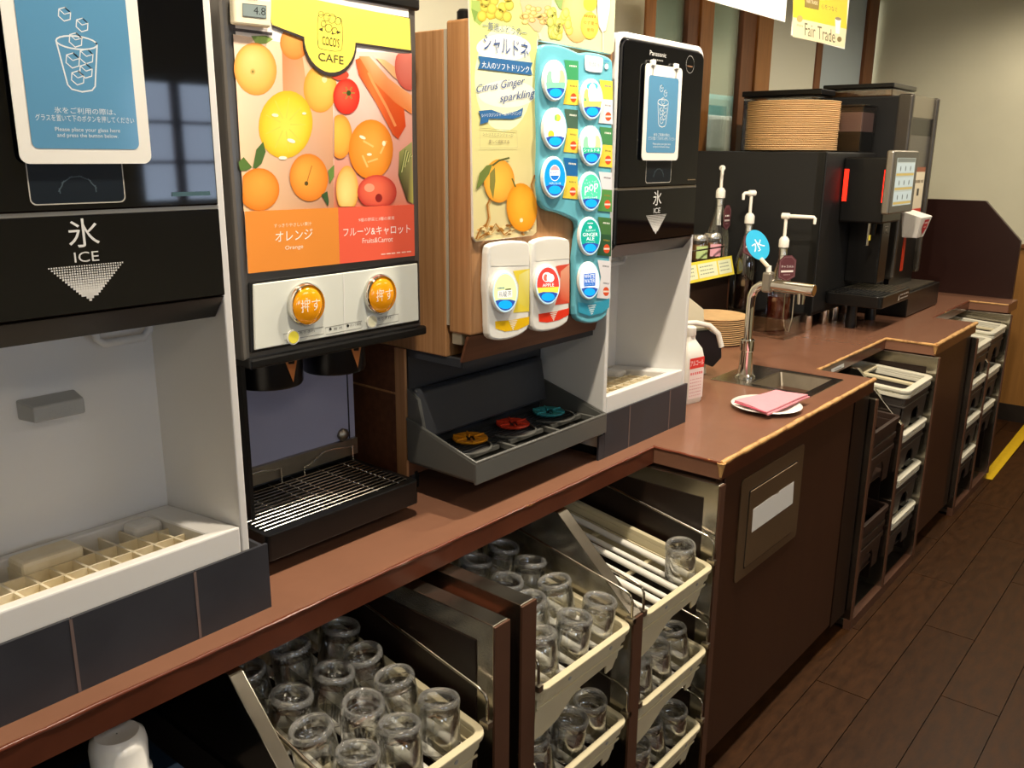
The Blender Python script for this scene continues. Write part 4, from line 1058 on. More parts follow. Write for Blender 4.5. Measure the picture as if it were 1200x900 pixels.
def f_forest(top, bot, txt=None):
    def fn(p, cx, cy, rx, ry):
        p.ell(cx-rx*.55, cy-ry*.05, rx*.36, ry*.5, '#8cc8a0'); p.ell(cx+rx*.55, cy-ry*.1, rx*.36, ry*.5, '#b8d890')
        p.ell(cx, cy-ry*.35, rx*.4, ry*.6, '#f4fbff')
        p.poly([(cx-rx*.97, cy+ry*.1), (cx+rx*.97, cy+ry*.1), (cx+rx*.86, cy+ry*.46), (cx-rx*.86, cy+ry*.46)], bot)
        if txt: p.text(txt, (cx-rx*.8, cy+ry*.24), (cx+rx*.8, cy+ry*.24), ry*.2, '#ffffff')
    return fn
def f_lemon(p, cx, cy, rx, ry):
    p.fruit(cx+rx*.25, cy-ry*.6, rx*.28, ry*.2, '#f8ea50', '#e8cc20'); p.ell(cx+rx*.05, cy-ry*.6, rx*.12, ry*.18, '#7cb858'); p.fruit(cx-rx*.4, cy+ry*.3, rx*.3, ry*.22, '#f8e040', '#eccc20'); p.line([(cx+rx*.1, cy+ry*.2), (cx+rx*.2, cy+ry*.4)], 1, '#c8d0c8')
def f_citron(p, cx, cy, rx, ry):
    p.ell(cx, cy-ry*.72, rx*.6, ry*.22, '#48b8d0'); p.ell(cx-rx*.6, cy-ry*.1, rx*.3, ry*.5, '#e8dc70'); p.ell(cx-rx*.75, cy+ry*.1, rx*.14, ry*.2, '#58a868'); p.ell(cx, cy-ry*.35, rx*.42, ry*.55, '#ffffff')
    p.poly([(cx-rx*.97, cy+ry*.1), (cx+rx*.97, cy+ry*.1), (cx+rx*.86, cy+ry*.46), (cx-rx*.86, cy+ry*.46)], '#f2e868')
def f_cola(p, cx, cy, rx, ry):
    p.ell(cx, cy, rx, ry, '#0f92e4'); p.ell(cx, cy-ry*.25, rx*.5, ry*.44, '#f8f8f8'); p.poly([(cx+rx*.46*math.cos(a), cy-ry*.25-ry*.4*math.sin(a)) for a in [math.radians(20+k*14) for k in range(11)]], '#e89aa0'); p.poly([(cx+rx*.46*math.cos(a), cy-ry*.25+ry*.4*math.sin(a)) for a in [math.radians(20+k*14) for k in range(11)]], '#1a70c8')
    p.text('PEPSI', (cx-rx*.4, cy-ry*.25), (cx+rx*.4, cy-ry*.25), ry*.17, '#2a62b0'); p.text('ペプシコーラ', (cx-rx*.55, cy+ry*.32), (cx+rx*.55, cy+ry*.32), ry*.13, '#ffffff')
def f_pop(p, cx, cy, rx, ry):
    p.ell(cx, cy, rx, ry, '#4fcfa0')
    r2 = random.Random(5)
    p.scatter(True)
    for _ in range(26): p.ell(cx+rx*.8*r2.uniform(-.8, .8), cy+ry*r2.uniform(-.75, .5), .7, .8, '#9ae8c8')
    p.scatter(False)
    p.text('pop', (cx-rx*.66, cy-ry*.02), (cx+rx*.7, cy-ry*.28), ry*.5, '#ffffff'); p.text('メロンソーダ', (cx-rx*.6, cy+ry*.36), (cx+rx*.6, cy+ry*.34), ry*.16, '#ffffff')
def f_ginger(p, cx, cy, rx, ry):
    p.ell(cx, cy, rx, ry, '#12a08c'); p.fine((cx-rx*.3, cy-ry*.78), (cx+rx*.3, cy-ry*.78), ry*.09, '#ffffff'); p.poly([(cx-rx*.18, cy-ry*.62), (cx-rx*.09, cy-ry*.56), (cx, cy-ry*.66), (cx+rx*.09, cy-ry*.56), (cx+rx*.18, cy-ry*.62), (cx+rx*.14, cy-ry*.48), (cx-rx*.14, cy-ry*.48)], '#ffffff'); p.text('Refined', (cx-rx*.45, cy-ry*.34), (cx+rx*.5, cy-ry*.38), ry*.14, '#bfe8e0')
    p.text('GINGER', (cx-rx*.78, cy-ry*.1), (cx+rx*.78, cy-ry*.12), ry*.2, '#ffffff'); p.text('ALE', (cx-rx*.42, cy+ry*.14), (cx+rx*.42, cy+ry*.13), ry*.2, '#ffffff'); p.text('ジンジャーエール', (cx-rx*.5, cy+ry*.36), (cx+rx*.5, cy+ry*.35), ry*.1, '#d8f0ea')
def f_water(p, cx, cy, rx, ry):
    p.poly([(cx-rx*.62, cy-ry*.42), (cx+rx*.62, cy-ry*.48), (cx+rx*.62, cy+ry*.3), (cx-rx*.62, cy+ry*.36)], '#1868c0'); p.text('WHITE', (cx-rx*.55, cy-ry*.26), (cx+rx*.55, cy-ry*.3), ry*.24, '#ffffff'); p.text('WATER', (cx-rx*.55, cy+ry*.03), (cx+rx*.55, cy-ry*.01), ry*.24, '#ffffff'); p.text('ホワイトウォーター', (cx-rx*.5, cy+ry*.24), (cx+rx*.5, cy+ry*.21), ry*.09, '#d8e8fa')
def f_apple(p, cx, cy, rx, ry):
    p.poly([(cx+rx*math.cos(a), cy+ry*math.sin(a)) for a in [math.radians(170+k*10) for k in range(21)]], '#d8443c'); p.ell(cx-rx*.1, cy-ry*.45, rx*.42, ry*.28, '#f8f2ee'); p.ell(cx-rx*.2, cy-ry*.42, rx*.2, ry*.2, '#e46a58'); p.ell(cx+rx*.22, cy-ry*.4, rx*.34, ry*.24, '#ffffff'); p.text('APPLE', (cx-rx*.5, cy+ry*.02), (cx+rx*.55, cy-ry*.02), ry*.18, '#ffffff')
    p.poly([(cx-rx*.99, cy+ry*.16), (cx+rx*.99, cy+ry*.1), (cx+rx*.9, cy+ry*.42), (cx-rx*.86, cy+ry*.46)], '#f0dc50')
def f_tea(p, cx, cy, rx, ry):
    p.ell(cx, cy, rx, ry, '#d8e4a4'); p.fine((cx-rx*.68, cy-ry*.22), (cx-rx*.05, cy-ry*.24), ry*.12, '#35527a'); p.poly([(cx, cy-ry*.18), (cx+rx*.5, cy-ry*.22), (cx+rx*.5, cy-ry*.1), (cx, cy-ry*.06)], '#5a5a30'); p.poly([(cx-rx*.66, cy-ry*.08), (cx+rx*.6, cy-ry*.14), (cx+rx*.6, cy+ry*.26), (cx-rx*.66, cy+ry*.32)], '#f2f2e8'); p.text('烏龍茶', (cx-rx*.6, cy+ry*.12), (cx+rx*.55, cy+ry*.06), ry*.32, '#35384a')
g = f_forest('#fff', '#7ed0a0'); g2 = f_forest('#fff', '#34b088', 'シャルドネ')
oval(bl, BY, 651, 94.5, 14, 24.5, g); oval(bl, BY, 650.5, 151, 14.2, 25, f_lemon); oval(bl, BY, 650, 208, 14.2, 25, f_cola)
oval(bl, BY, 694, 116.5, 13.2, 24.5, f_citron); oval(bl, BY, 693.3, 171, 13.2, 24, g2); oval(bl, BY, 692.5, 224.5, 13.2, 23.5, f_pop); oval(bl, BY, 691.6, 277, 13, 23, f_ginger); oval(bl, BY, 690.8, 329, 12.6, 22.5, f_water)
p = photo_print(BY)
p.scatter(True); p.scatter(False)
cards = [(661, 677.5, 70, 122, '#3fa068', '#f2d84e'), (661, 677, 127.5, 178, '#4a6a58', '#f2d84e'), (660, 676.5, 184.5, 232, '#1e6cae', '#f2d84e'), (702, 717.5, 93.5, 144, '#f2d84e', '#f2eff0'), (702, 717, 148.5, 195, '#4a8f58', '#f2d84e'), (701, 716.5, 201, 247, '#eceaf0', '#5a9a50'), (700, 715.5, 254, 299, '#4a7a44', '#2e5a3c'), (699.5, 714.5, 304.5, 349, '#f0eef2', '#f0eef2')]
for x0, x1, y0, y1, ca, cb in cards:
    m_ = (y0*.55+y1*.45)
    p.poly([(x0, y0), (x1, y0+1.6), (x1, m_+1), (x0+4, m_)], ca); p.poly([(x0+4, m_), (x1, m_+1), (x1, y1+1.5), (x0-1, y1)], cb)
    p.fine((x0+6, y0+7), (x1-1.5, y0+8), 3, '#e8eee0' if ca[1] not in 'ef' else '#888890'); p.fine((x0+6.5, m_+7), (x1-1.5, m_+8), 3, '#9a8a40' if cb[1] != 'f' or cb == '#f2d84e' else '#8a8a94')
    p.ell((x0+x1)/2+2.5, y1-7.5, 3.6, 5.2, '#e8582e'); p.poly([((x0+x1)/2-1, y1-8.5), ((x0+x1)/2+6, y1-8.5), ((x0+x1)/2+6, y1-6.5), ((x0+x1)/2-1, y1-6.5)], '#f8e4d8')
p.poly(smoothpoly([(685.5, 64), (705, 67), (706, 71), (705, 84), (702, 85.5), (686, 83.5), (684.5, 78), (684.5, 66)], 1), '#ece4e6'); p.text('炭酸水', (688.5, 74.5), (703, 77), 5.5, '#7aa8c0'); p.fine((707, 71), (713, 72), 2.6, '#3a80b8'); p.ell(710, 78, 2.2, 3.4, '#e4e0e6')
p.poly([(676.5, 354), (690, 356), (704, 353.5), (713.5, 349), (713, 360), (704, 367), (690, 370), (677, 366)], '#38a4c4')
for k in range(5): p.line([(692.5-4.5+k*.9, 358.5+k*2.4), (692.5+5-k*.9, 357.2+k*2.4)], 1.4, '#d4ecf2')
p.build('panel_print', 'print', bl)

# two white modules
WY = SY-.016
for pts, ov, fn, c1, c2, dy in (
    ([(572, 291), (575.5, 286), (588, 283.2), (600, 282), (615, 282.5), (619.5, 284.5), (621.3, 289), (620.8, 340), (620.3, 372), (619.8, 385), (611, 392.5), (597, 398), (583, 399.3), (574.5, 397), (572.3, 390), (571.8, 363), (570, 335), (571.2, 315)], (592, 342.5, 15.5, 25), f_tea, '#f2dc46', '#f4c414', 0),
    ([(624.2, 287), (627, 281.7), (641, 278), (653, 277.5), (664, 279.5), (667.5, 282), (668.3, 287), (667.8, 320), (667.2, 363), (666.6, 375.5), (659.5, 382.5), (647, 387.5), (633, 389), (626, 387), (623.8, 381), (624.2, 363), (622.5, 338), (623.3, 312)], (642, 334, 15, 24), f_apple, '#f08860', '#f03c22', -10)):
    mo = MB().prism(pxpoly(smoothpoly(pts, 1), WY), 'y', WY, SY).build('tea_module' if fn is f_tea else 'juice_module', 'module_white', dr, bevel=0.004, seg=3)
    p = photo_print(WY)
    if fn is f_tea:
        p.poly([(601, 317.5), (620.5, 315), (620, 365), (601, 366.5), (607, 350), (608, 335)], c1); p.grad([(608, 322), (619.5, 316), (619.5, 362), (607, 355)], ['#f0e478', '#f4eea0', '#efdc50', '#efe060'])
        p.poly([(580, 376.5), (600, 375), (620.2, 371), (619.8, 380), (607, 386.5), (592, 388.5), (580.5, 385)], c2); cx, cy = 601, 377
        p.poly([(575, 289), (618, 285), (619, 311), (575, 312)], '#eceae0')
    else:
        p.poly([(651, 312), (656, 311), (667.3, 309), (667, 355), (650, 357.5), (656, 340), (657, 328)], '#e4523c'); p.grad([(657, 318), (667.2, 309.5), (666.8, 354), (655, 350)], ['#f2a888', '#f2b494', '#ea6a48', '#e85a40'])
        p.poly([(631, 368), (650, 365), (666.8, 361), (666.3, 369), (655, 375), (641, 378), (631.5, 377)], c2); cx, cy = 648.5, 366
        p.poly([(628, 284), (666, 281), (667, 303), (628, 306)], '#eceae0')
    for k in range(6): p.line([(cx-5+k*.9, cy-.5+k*2), (cx+5-k*.9, cy-1.6+k*2)], 1.1, '#f8f4e4')
    p.build('module_print', 'print', mo)
    oval(mo, WY, *ov, fn)
# ================================================================ sink and tap
s = thing('sink', 'small square stainless sink let into the counter', 'sink', (2.475, 1.02, ZT))
MB().ring([(2.345, 0.872), (2.605, 0.872), (2.605, 1.178), (2.345, 1.178)], [(2.372, 0.90), (2.582, 0.90), (2.582, 1.062), (2.372, 1.062)], 'z', ZT+.0002, ZT+.0028).build('flange', 'stainless', s, bevel=0.001)
MB().add([(2.372, .90, ZT), (2.582, .90, ZT), (2.582, 1.062, ZT), (2.372, 1.062, ZT), (2.39, .918, ZT-.05), (2.566, .918, ZT-.05), (2.566, 1.048, ZT-.05), (2.39, 1.048, ZT-.05)],
         [(4, 5, 6, 7), (0, 1, 5, 4), (1, 2, 6, 5), (2, 3, 7, 6), (3, 0, 4, 7)]).build('basin', 'steel_brushed', s, bevel=0.006)
MB().lathe([(0.016, 0), (0.016, 0.002), (0.010, 0.003)], (2.475, 0.985, ZT-.05), 18).build('drain', 'chrome', s, smooth=40)
f = thing('tap', 'chrome swan-neck water tap with side lever at the sink', 'tap', (2.44, 1.113, ZT+.0028))
zb = ZT+.0028
MB().lathe([(0.031, 0), (0.031, 0.004), (0.024, 0.010), (0.021, 0.03), (0.0185, 0.075), (0.0185, 0.08)], (2.44, 1.113, zb), 24).build('base', 'chrome', f, smooth=40)
MB().lathe([(0.0215, 0), (0.0215, 0.035)], (2.44, 1.113, zb+.08), 24).build('collar', 'chrome', f, smooth=40, bevel=0.002)
MB().tube([(2.44, 1.113, zb+.115), (2.44, 1.113, 1.06), (2.44, 1.112, 1.095), (2.44, 1.103, 1.12), (2.44, 1.085, 1.134), (2.44, 1.06, 1.138), (2.44, 1.045, 1.138)], 0.0125, 14).build('riser', 'chrome', f, smooth=60)
MB().tube([(2.44, 1.05, 1.138), (2.44, 0.925, 1.134)], 0.0175, 18).build('spout', 'chrome', f, smooth=50, bevel=0.002)
MB().lathe([(0.010, 0), (0.0115, 0.03)], (2.44, 0.962, 1.092), 14).build('outlet', 'chrome', f, smooth=40)
box('valve_block', 2.425, 2.455, 1.05, 1.078, 1.115, 1.175, 'frame_silver', f, bevel=0.006)
MB().tube([(2.44, 1.064, 1.17), (2.44, 1.066, 1.192)], 0.0075, 10).build('lever_knob', 'white_plastic', f, smooth=40)
MB().tube([(2.435, 1.066, 1.19), (2.43, 1.088, 1.212)], 0.006, 10).build('lever', 'cream_plastic', f, smooth=40)
MB().tube([(2.43, 1.005, 1.118), (2.43, 1.005, 1.05), (2.43, 0.995, 1.01), (2.43, 0.985, 1.01), (2.43, 0.978, 1.05), (2.43, 0.978, 1.118)], 0.0022, 6).build('wire_hook', 'stainless', f, smooth=60)
# round blue sign on the lever
c = PX(888, 287, 2.43)
sg = thing('water_sign', 'round sky blue sign reading water in Japanese clipped on the tap lever', 'sign', tuple(c))
M = Matrix.Translation(c) @ Matrix.Rotation(math.radians(-40), 4, 'Z') @ Matrix.Rotation(math.radians(-12), 4, 'X') @ Matrix.Rotation(math.radians(-28), 4, 'Y')
MB().prism([(0.033*math.cos(2*math.pi*k/32), 0.046*math.sin(2*math.pi*k/32)) for k in range(32)], 'y', 0, 0.002).xf(M).build('disc', 'sign_blue', sg)
R3 = M.to_3x3()
p = plane_print(tuple(M.translation), tuple(R3 @ Vector((1, 0, 0))), tuple(R3 @ Vector((0, 0, 1)))); p.text('水', (-0.019, 0.0), (0.019, 0.0), 0.036, '#f2f8fa'); p.build('lettering', 'print', sg)

# ================================================================ plate with pink cloth
c = PZ(898, 477, .855)
pl = MB().lathe([(0.050, 0.0), (0.055, 0.0), (0.088, 0.011), (0.092, 0.013), (0.089, 0.015), (0.053, 0.006), (0.0005, 0.005)], (0, 0, 0), 40, capt=False).build('small_plate', 'plate_white', None, smooth=50, loc=(c.x, c.y, ZT+.0003))
tag(pl, 'small white plate under the pink cloth beside the sink', 'plate')
def quadcloth(name, cs, th, m, par, n=8, wob=0.003, seed=1):
    rn = random.Random(seed); a, b, cc, d = [Vector(x) for x in cs]
    vs = []; fs = []
    for i in range(n+1):
        for j in range(n+1):
            u, v = i/n, j/n
            q = a*(1-u)*(1-v)+b*u*(1-v)+cc*u*v+d*(1-u)*v
            q.z += wob*math.sin(3*u+seed)*math.cos(4*v)+rn.uniform(0, .0006)
            vs.append(q)
    N = (n+1)**2; vs += [q-Vector((0, 0, th)) for q in vs]
    for i in range(n):
        for j in range(n):
            k = i*(n+1)+j; fs += [(k, k+1, k+n+2, k+n+1), (N+k, N+k+n+1, N+k+n+2, N+k+1)]
    ed = [(i*(n+1), (i+1)*(n+1)) for i in range(n)]+[(n*(n+1)+j, n*(n+1)+j+1) for j in range(n)]+[((i+1)*(n+1)+n, i*(n+1)+n) for i in reversed(range(n))]+[(j+1, j) for j in reversed(range(n))]
    fs += [(x, y, N+y, N+x) for x, y in ed]
    return MB().add(vs, fs).build(name, m, par, smooth=50)
cl = thing('pink_cloth', 'folded pink cleaning cloth lying on the small white plate', 'cloth', (c.x, c.y, ZT+.02))
cs = [PZ(861, 470, .876), PZ(898, 482, .874), PZ(947, 463, .878), PZ(909, 456, .880)]
quadcloth('top_fold', cs, 0.004, 'pink_cloth', cl, seed=1)
quadcloth('under_fold', [q+Vector((0.004, -0.004, -.0055)) for q in cs], 0.004, 'pink_cloth', cl, seed=1)
MB().tube([q+Vector((0, 0, -.003)) for q in (cs[0], cs[1])], 0.0018, 6).build('hem', 'pink_edge', cl)

# ================================================================ stacked round trays and plates
def round_tray(name, R, H, m):
    return MB().lathe([(R*.80, 0.0), (R*.93, H*.50), (R, H*.90), (R, H*1.3), (R*.955, H*1.1), (R*.8, H*.4), (0.0005, H*.38)], (0, 0, 0), 44, capt=False).build(name, m, None, smooth=50)
ORD = ['lowest', 'second', 'third', 'fourth', 'fifth', 'sixth', 'seventh', 'eighth', 'ninth', 'tenth', 'eleventh', 'twelfth', 'thirteenth', 'fourteenth', 'fifteenth', 'sixteenth', 'seventeenth', 'eighteenth', 'nineteenth', 'twentieth', 'twenty-first', 'twenty-second', 'twenty-third', 'twenty-fourth', 'twenty-fifth', 'twenty-sixth', 'twenty-seventh', 'twenty-eighth']
def stack(n, x, y, z, R, H, m, what, where, group):
    o0 = round_tray(what.replace(' ', '_'), R, H, m)
    for i in range(n):
        o = o0 if i == 0 else o0.copy()
        if i: C.objects.link(o)
        o.location = (x+random.uniform(-.0012, .0012), y+random.uniform(-.0012, .0012), z+i*H)
        o.rotation_euler = (0, 0, random.uniform(0, 6))
        pos = 'topmost' if i == n-1 else (ORD[i] if i == 0 else ORD[i]+' from bottom')
        tag(o, 'round brown %s, %s in the stack %s' % (what, pos, where), 'tray', group)
stack(13, 2.865, 1.435, ZT+.0004, 0.113, 0.0073, 'kraft', 'serving plate', 'on the counter behind the tap', 'round plates stacked on the counter')
AZ = 1.518
stack(27, 3.462, 1.465, AZ+.0004, 0.175, 0.0068, 'kraft', 'serving tray', 'on the black coffee machine', 'round trays stacked on the coffee machine')

# ================================================================ rack box with jars and price card
b = thing('jar_stand', 'dark brown box stand with steel rail carrying the small jars', 'stand', (2.98, 1.59, ZT))
box('box', 2.72, 3.15, 1.535, 1.64, ZT, 1.115, 'dark_panel', b, bevel=0.002)
box('side_edge', 3.15, 3.157, 1.533, 1.64, ZT, 1.10, 'cabinet_brown', b)
MB().tube([(2.75, 1.545, 1.165), (3.11, 1.545, 1.165), (3.118, 1.55, 1.165), (3.118, 1.63, 1.165)], 0.003, 8).build('rail', 'stainless', b, smooth=60)
for x in (2.80, 3.118): MB().tube([(x, 1.547, 1.115), (x, 1.547, 1.175)], 0.0042, 8).build('rail_post', 'stainless', b, smooth=60)
box('back_shelf', 2.72, 3.02, 1.66, 1.75, ZT, 1.27, 'cabinet_brown', b)
cd = thing('price_card', 'yellow bordered card with two white fields on the jar stand', 'card', (2.97, 1.53, 1.06))
M = Matrix.Translation((2.75, 1.514, 1.058)) @ Matrix.Rotation(math.radians(-14), 4, 'X')
MB().box(0, 0.40, -.002, 0, 0, 0.072).xf(M).build('card', 'sign_yellow', cd)
U, V = M.to_3x3() @ Vector((1, 0, 0)), M.to_3x3() @ Vector((0, 0, 1)); N0 = M @ Vector((0, -.002, 0))
p = plane_print(tuple(N0), tuple(U), tuple(V))
for xa, xb in ((0.01, 0.115), (0.125, 0.27), (0.28, 0.385)):
    p.poly([(xa, .010), (xb, .010), (xb, .062), (xa, .062)], '#e8eec8')
    for k in range(3): p.fine((xa+.012, .05-k*.013), (xa+(xb-xa)*.8, .05-k*.013), 0.006, '#8a947a')
p.build('card_print', 'print', cd)
def jar(x, y, col, lab):
    j = thing('glass_jar', lab, 'jar', (x, y, 1.1155), 'small glass jars with silver lids')
    z = 1.1155
    MB().lathe([(0.030, 0), (0.033, 0.004), (0.033, 0.070), (0.031, 0.077)], (x, y, z), 24).build('glass', 'thin_glass', j, smooth=50)
    MB().lathe([(0.029, 0.004), (0.029, 0.055), (0.024, 0.062)], (x, y, z), 20).build('contents', 'kraft_dark', j, smooth=50)
    MB().lathe([(0.034, 0.076), (0.036, 0.078), (0.036, 0.088), (0.030, 0.098), (0.0005, 0.101)], (x, y, z), 24, capt=False).build('lid', 'silver_lid', j, smooth=40)
    m_ = mat('label_'+col.strip('#'), col, 0.6)
    vs = [(x+0.0336*math.cos(a), y+0.0336*math.sin(a), zz) for a in [math.radians(-165+k*12) for k in range(12)] for zz in (z+.012, z+.058)]
    MB().add(vs, [(2*k, 2*k+2, 2*k+3, 2*k+1) for k in range(11)]).build('label', m_, j, smooth=60)
jar(3.0, 1.592, '#b8cf8a', 'small glass jar with silver lid and green label on the jar stand')
jar(3.108, 1.592, '#e6a8b4', 'small glass jar with silver lid and pink label on the jar stand')

# ================================================================ syrup bottles on a clear stand
st = thing('acrylic_stand', 'clear acrylic stepped stand holding the syrup bottles', 'stand', (3.17, 1.42, ZT))
w_ = 0.003
m = MB(); m.box(3.055, 3.252, 1.252, 1.255, ZT, .925).box(3.055, 3.058, 1.255, 1.385, ZT, .925).box(3.249, 3.252, 1.255, 1.385, ZT, .925).box(3.055, 3.252, 1.382, 1.385, ZT, .925)
for n_, q in (('front_pane', (3.055, 3.252, 1.252, 1.255, ZT, .925)), ('side_pane', (3.055, 3.058, 1.255, 1.385, ZT, .925)), ('side_pane', (3.249, 3.252, 1.255, 1.385, ZT, .925))):
    box(n_, *q, 'acrylic', st, bevel=0.0008)
box('step', 3.14, 3.255, 1.42, 1.555, ZT, .925, 'acrylic', st); box('step', 3.168, 3.262, 1.565, 1.70, ZT, 1.015, 'acrylic', st)
def bottle(x, y, z, liquid, fill, ang, spl, lab, tagang, tagw, tagtxt):
    b = thing('syrup_bottle', lab, 'bottle', (x, y, z), 'pump bottles of syrup')
    MB().lathe([(0.041, 0), (0.044, 0.004), (0.044, 0.165), (0.040, 0.195), (0.022, 0.26), (0.0150, 0.29), (0.0150, 0.33)], (x, y, z), 24).build('bottle', 'thin_glass', b, smooth=50)
    k = MB().lathe([(r, h) for r, h in [(0.039, 0.003), (0.042, 0.006), (0.042, min(fill, .165))]+([(0.038, .195), (0.03, .222)] if fill > .2 else [])], (x, y, z), 20).build('syrup', liquid, b, smooth=50)
    MB().lathe([(0.0085, 0), (0.0095, 0.10)], (x, y, z+.22), 12).build('pump_tube', 'white_plastic', b, smooth=40)
    MB().lathe([(0.018, 0.325), (0.0185, 0.328), (0.0185, 0.352), (0.015, 0.358), (0.010, 0.364)], (x, y, z), 20).build('collar', 'white_plastic', b, smooth=40)
    MB().lathe([(0.006, 0.36), (0.006, 0.432)], (x, y, z), 12).build('stem', 'white_plastic', b, smooth=40)
    d = Vector((math.cos(ang), math.sin(ang), 0)); e = Vector((x, y, z+.438))
    MB().tube([e-d*.016, e+d*.012], 0.0115, 12).build('pump_head', 'white_plastic', b, smooth=40, bevel=0.002)
    MB().tube([e+d*.01, e+d*(spl-.004), e+d*spl+Vector((0, 0, -.004)), e+d*spl+Vector((0, 0, -.024))], [.0075, .0065, .006, .005], 10).build('spout', 'white_plastic', b, smooth=50)
    # neck tag
    o = Vector((x, y, z+.25))+Vector((math.cos(tagang), math.sin(tagang), 0))*0.036
    U = Vector((-math.sin(tagang), math.cos(tagang), 0)); Nn = Vector((math.cos(tagang), math.sin(tagang), 0)); V = Vector((0, 0, 1))
    pl = [(-.5, -.35), (0, -.55), (.5, -.35), (.5, .35), (.22, .55), (-.22, .55), (-.5, .35)]
    vs = [o+U*(a*tagw)+V*(c_*0.088)+Nn*.0006 for a, c_ in pl]
    k = len(vs)
    tg = MB().add(vs+[q-Nn*.0012 for q in vs], [tuple(range(k)), tuple(range(k, 2*k))[::-1]]+[(i, (i+1) % k, k+(i+1) % k, k+i) for i in range(k)]).build('neck_tag', 'tag_maroon', b)
    p = plane_print(tuple(o+Nn*.0006), tuple(U), tuple(V)); p.loop([(a*tagw*.88, c_*.078) for a, c_ in pl], 0.001, '#a88a8c'); (p.text(tagtxt, (-tagw*.36, .008), (tagw*.36, .008), 0.010, '#f0e8e4') if tagtxt else p.fine((-tagw*.3, .008), (tagw*.3, .008), 0.010, '#f0e8e4', 3)); p.poly([(-tagw*.36, -.006), (tagw*.36, -.006), (tagw*.36, -.013), (-tagw*.36, -.013)], '#efe6e0'); p.fine((-tagw*.2, -.022), (tagw*.2, -.022), .005, '#b89a9a')
    p.build('tag_print', 'print', tg)
    MB().tube([(x+.0155*math.cos(a), y+.0155*math.sin(a), z+.30+.006*math.cos(a)) for a in [2*math.pi*i/14 for i in range(14)]], 0.0008, 5, closed=True).build('tag_cord', 'black_matte', b)
bottle(3.215, 1.626, 1.0155, 'syrup_dark', .07, math.radians(-150), .03, 'rearmost syrup pump bottle, nearly empty, with a maroon neck tag', math.radians(-95), .05, '')
bottle(3.195, 1.488, .9255, 'syrup_dark', .215, math.radians(150), .035, 'middle syrup pump bottle full of dark syrup behind the blue water sign', math.radians(-130), .068, '')
bottle(3.15, 1.325, ZT+.0005, 'syrup_red', .145, math.radians(-86), .105, 'front caramel syrup pump bottle with a long spout in the acrylic box', math.radians(-125), .07, 'キャラメル')

# ================================================================ alcohol bottle and the gadget behind
a = thing('sanitizer_bottle', 'white sanitizer bottle with red label beside the right ice dispenser', 'bottle', (2.085, 1.115, ZT))
M = Matrix.Translation((2.085, 1.115, ZT)) @ Matrix.Rotation(math.radians(-12), 4, 'Z')
mb = MB(); n = 24
secs = [(0.0, .92), (0.006, 1.0), (0.128, 1.0), (0.148, .86), (0.163, .55), (0.173, .36), (0.185, .34)]
vs = []; fs = []
for z, k in secs:
    for x_, y_ in rr(-.036*k, -.028*k, .036*k, .028*k, .014*k, 5): vs.append((x_, y_, z))
q = 24
for i in range(len(secs)-1):
    for j in range(q): fs.append((i*q+j, i*q+(j+1) % q, (i+1)*q+(j+1) % q, (i+1)*q+j))
fs += [tuple(range(q))[::-1], tuple(range((len(secs)-1)*q, len(secs)*q))]
mb.add(vs, fs).xf(M).build('bottle', 'white_plastic', a, smooth=50)
MB().lathe([(0.014, .183), (0.015, .185), (0.015, .205), (0.010, .209)], (2.085, 1.115, ZT), 16).build('cap', 'white_plastic', a, smooth=40)
R3 = M.to_3x3()
p = plane_print(tuple(M @ Vector((-.036, -.028, 0))), tuple(R3 @ Vector((1, 0, 0))), tuple(R3 @ Vector((0, 0, 1))))
p.poly([(.008, .098), (.066, .098), (.066, .127), (.008, .127)], '#e03c34'); p.text('アルコール', (.011, .1125), (.063, .1125), .014, '#ffffff')
p.poly([(.008, .014), (.066, .014), (.066, .096), (.008, .096)], '#f0dcd8'); p.fine((.012, .084), (.062, .084), .011, '#e07070')
for k in range(6): p.fine((.012, .068-k*.009), (.06, .068-k*.009), .004, '#d8a0a0')
p.build('label', 'print', a)
gd = thing('counter_holder', 'black and cream holder with a curved white arm behind the sanitizer bottle', 'holder', (2.38, 1.25, ZT))
MB().prism([(0.0, 0.02), (0.05, 0.0), (0.075, 0.03), (0.07, 0.09), (0.03, 0.115), (-0.03, 0.11), (-0.03, 0.06)], 'y', -.02, .02).xf(Matrix.Translation((2.36, 1.24, ZT+.03)) @ Matrix.Rotation(math.radians(-50), 4, 'Z')).build('holder', 'black_satin', gd, bevel=0.004)
MB().prism([(-.03, 0), (.04, 0), (.02, 0.20), (-.045, 0.25), (-.07, 0.25)], 'y', .021, .026).xf(Matrix.Translation((2.36, 1.24, ZT)) @ Matrix.Rotation(math.radians(-50), 4, 'Z')).build('back_plate', 'cream_plastic', gd, bevel=0.001)
MB().tube([M2 for M2 in [Matrix.Translation((2.36, 1.24, ZT)) @ Matrix.Rotation(math.radians(-50), 4, 'Z') @ Vector(v) for v in ((-.05, -.024, .165), (-.01, -.026, .168), (.03, -.026, .160), (.058, -.026, .135), (.07, -.026, .095))]], 0.008, 10).build('curved_arm', 'white_plastic', gd, smooth=60)

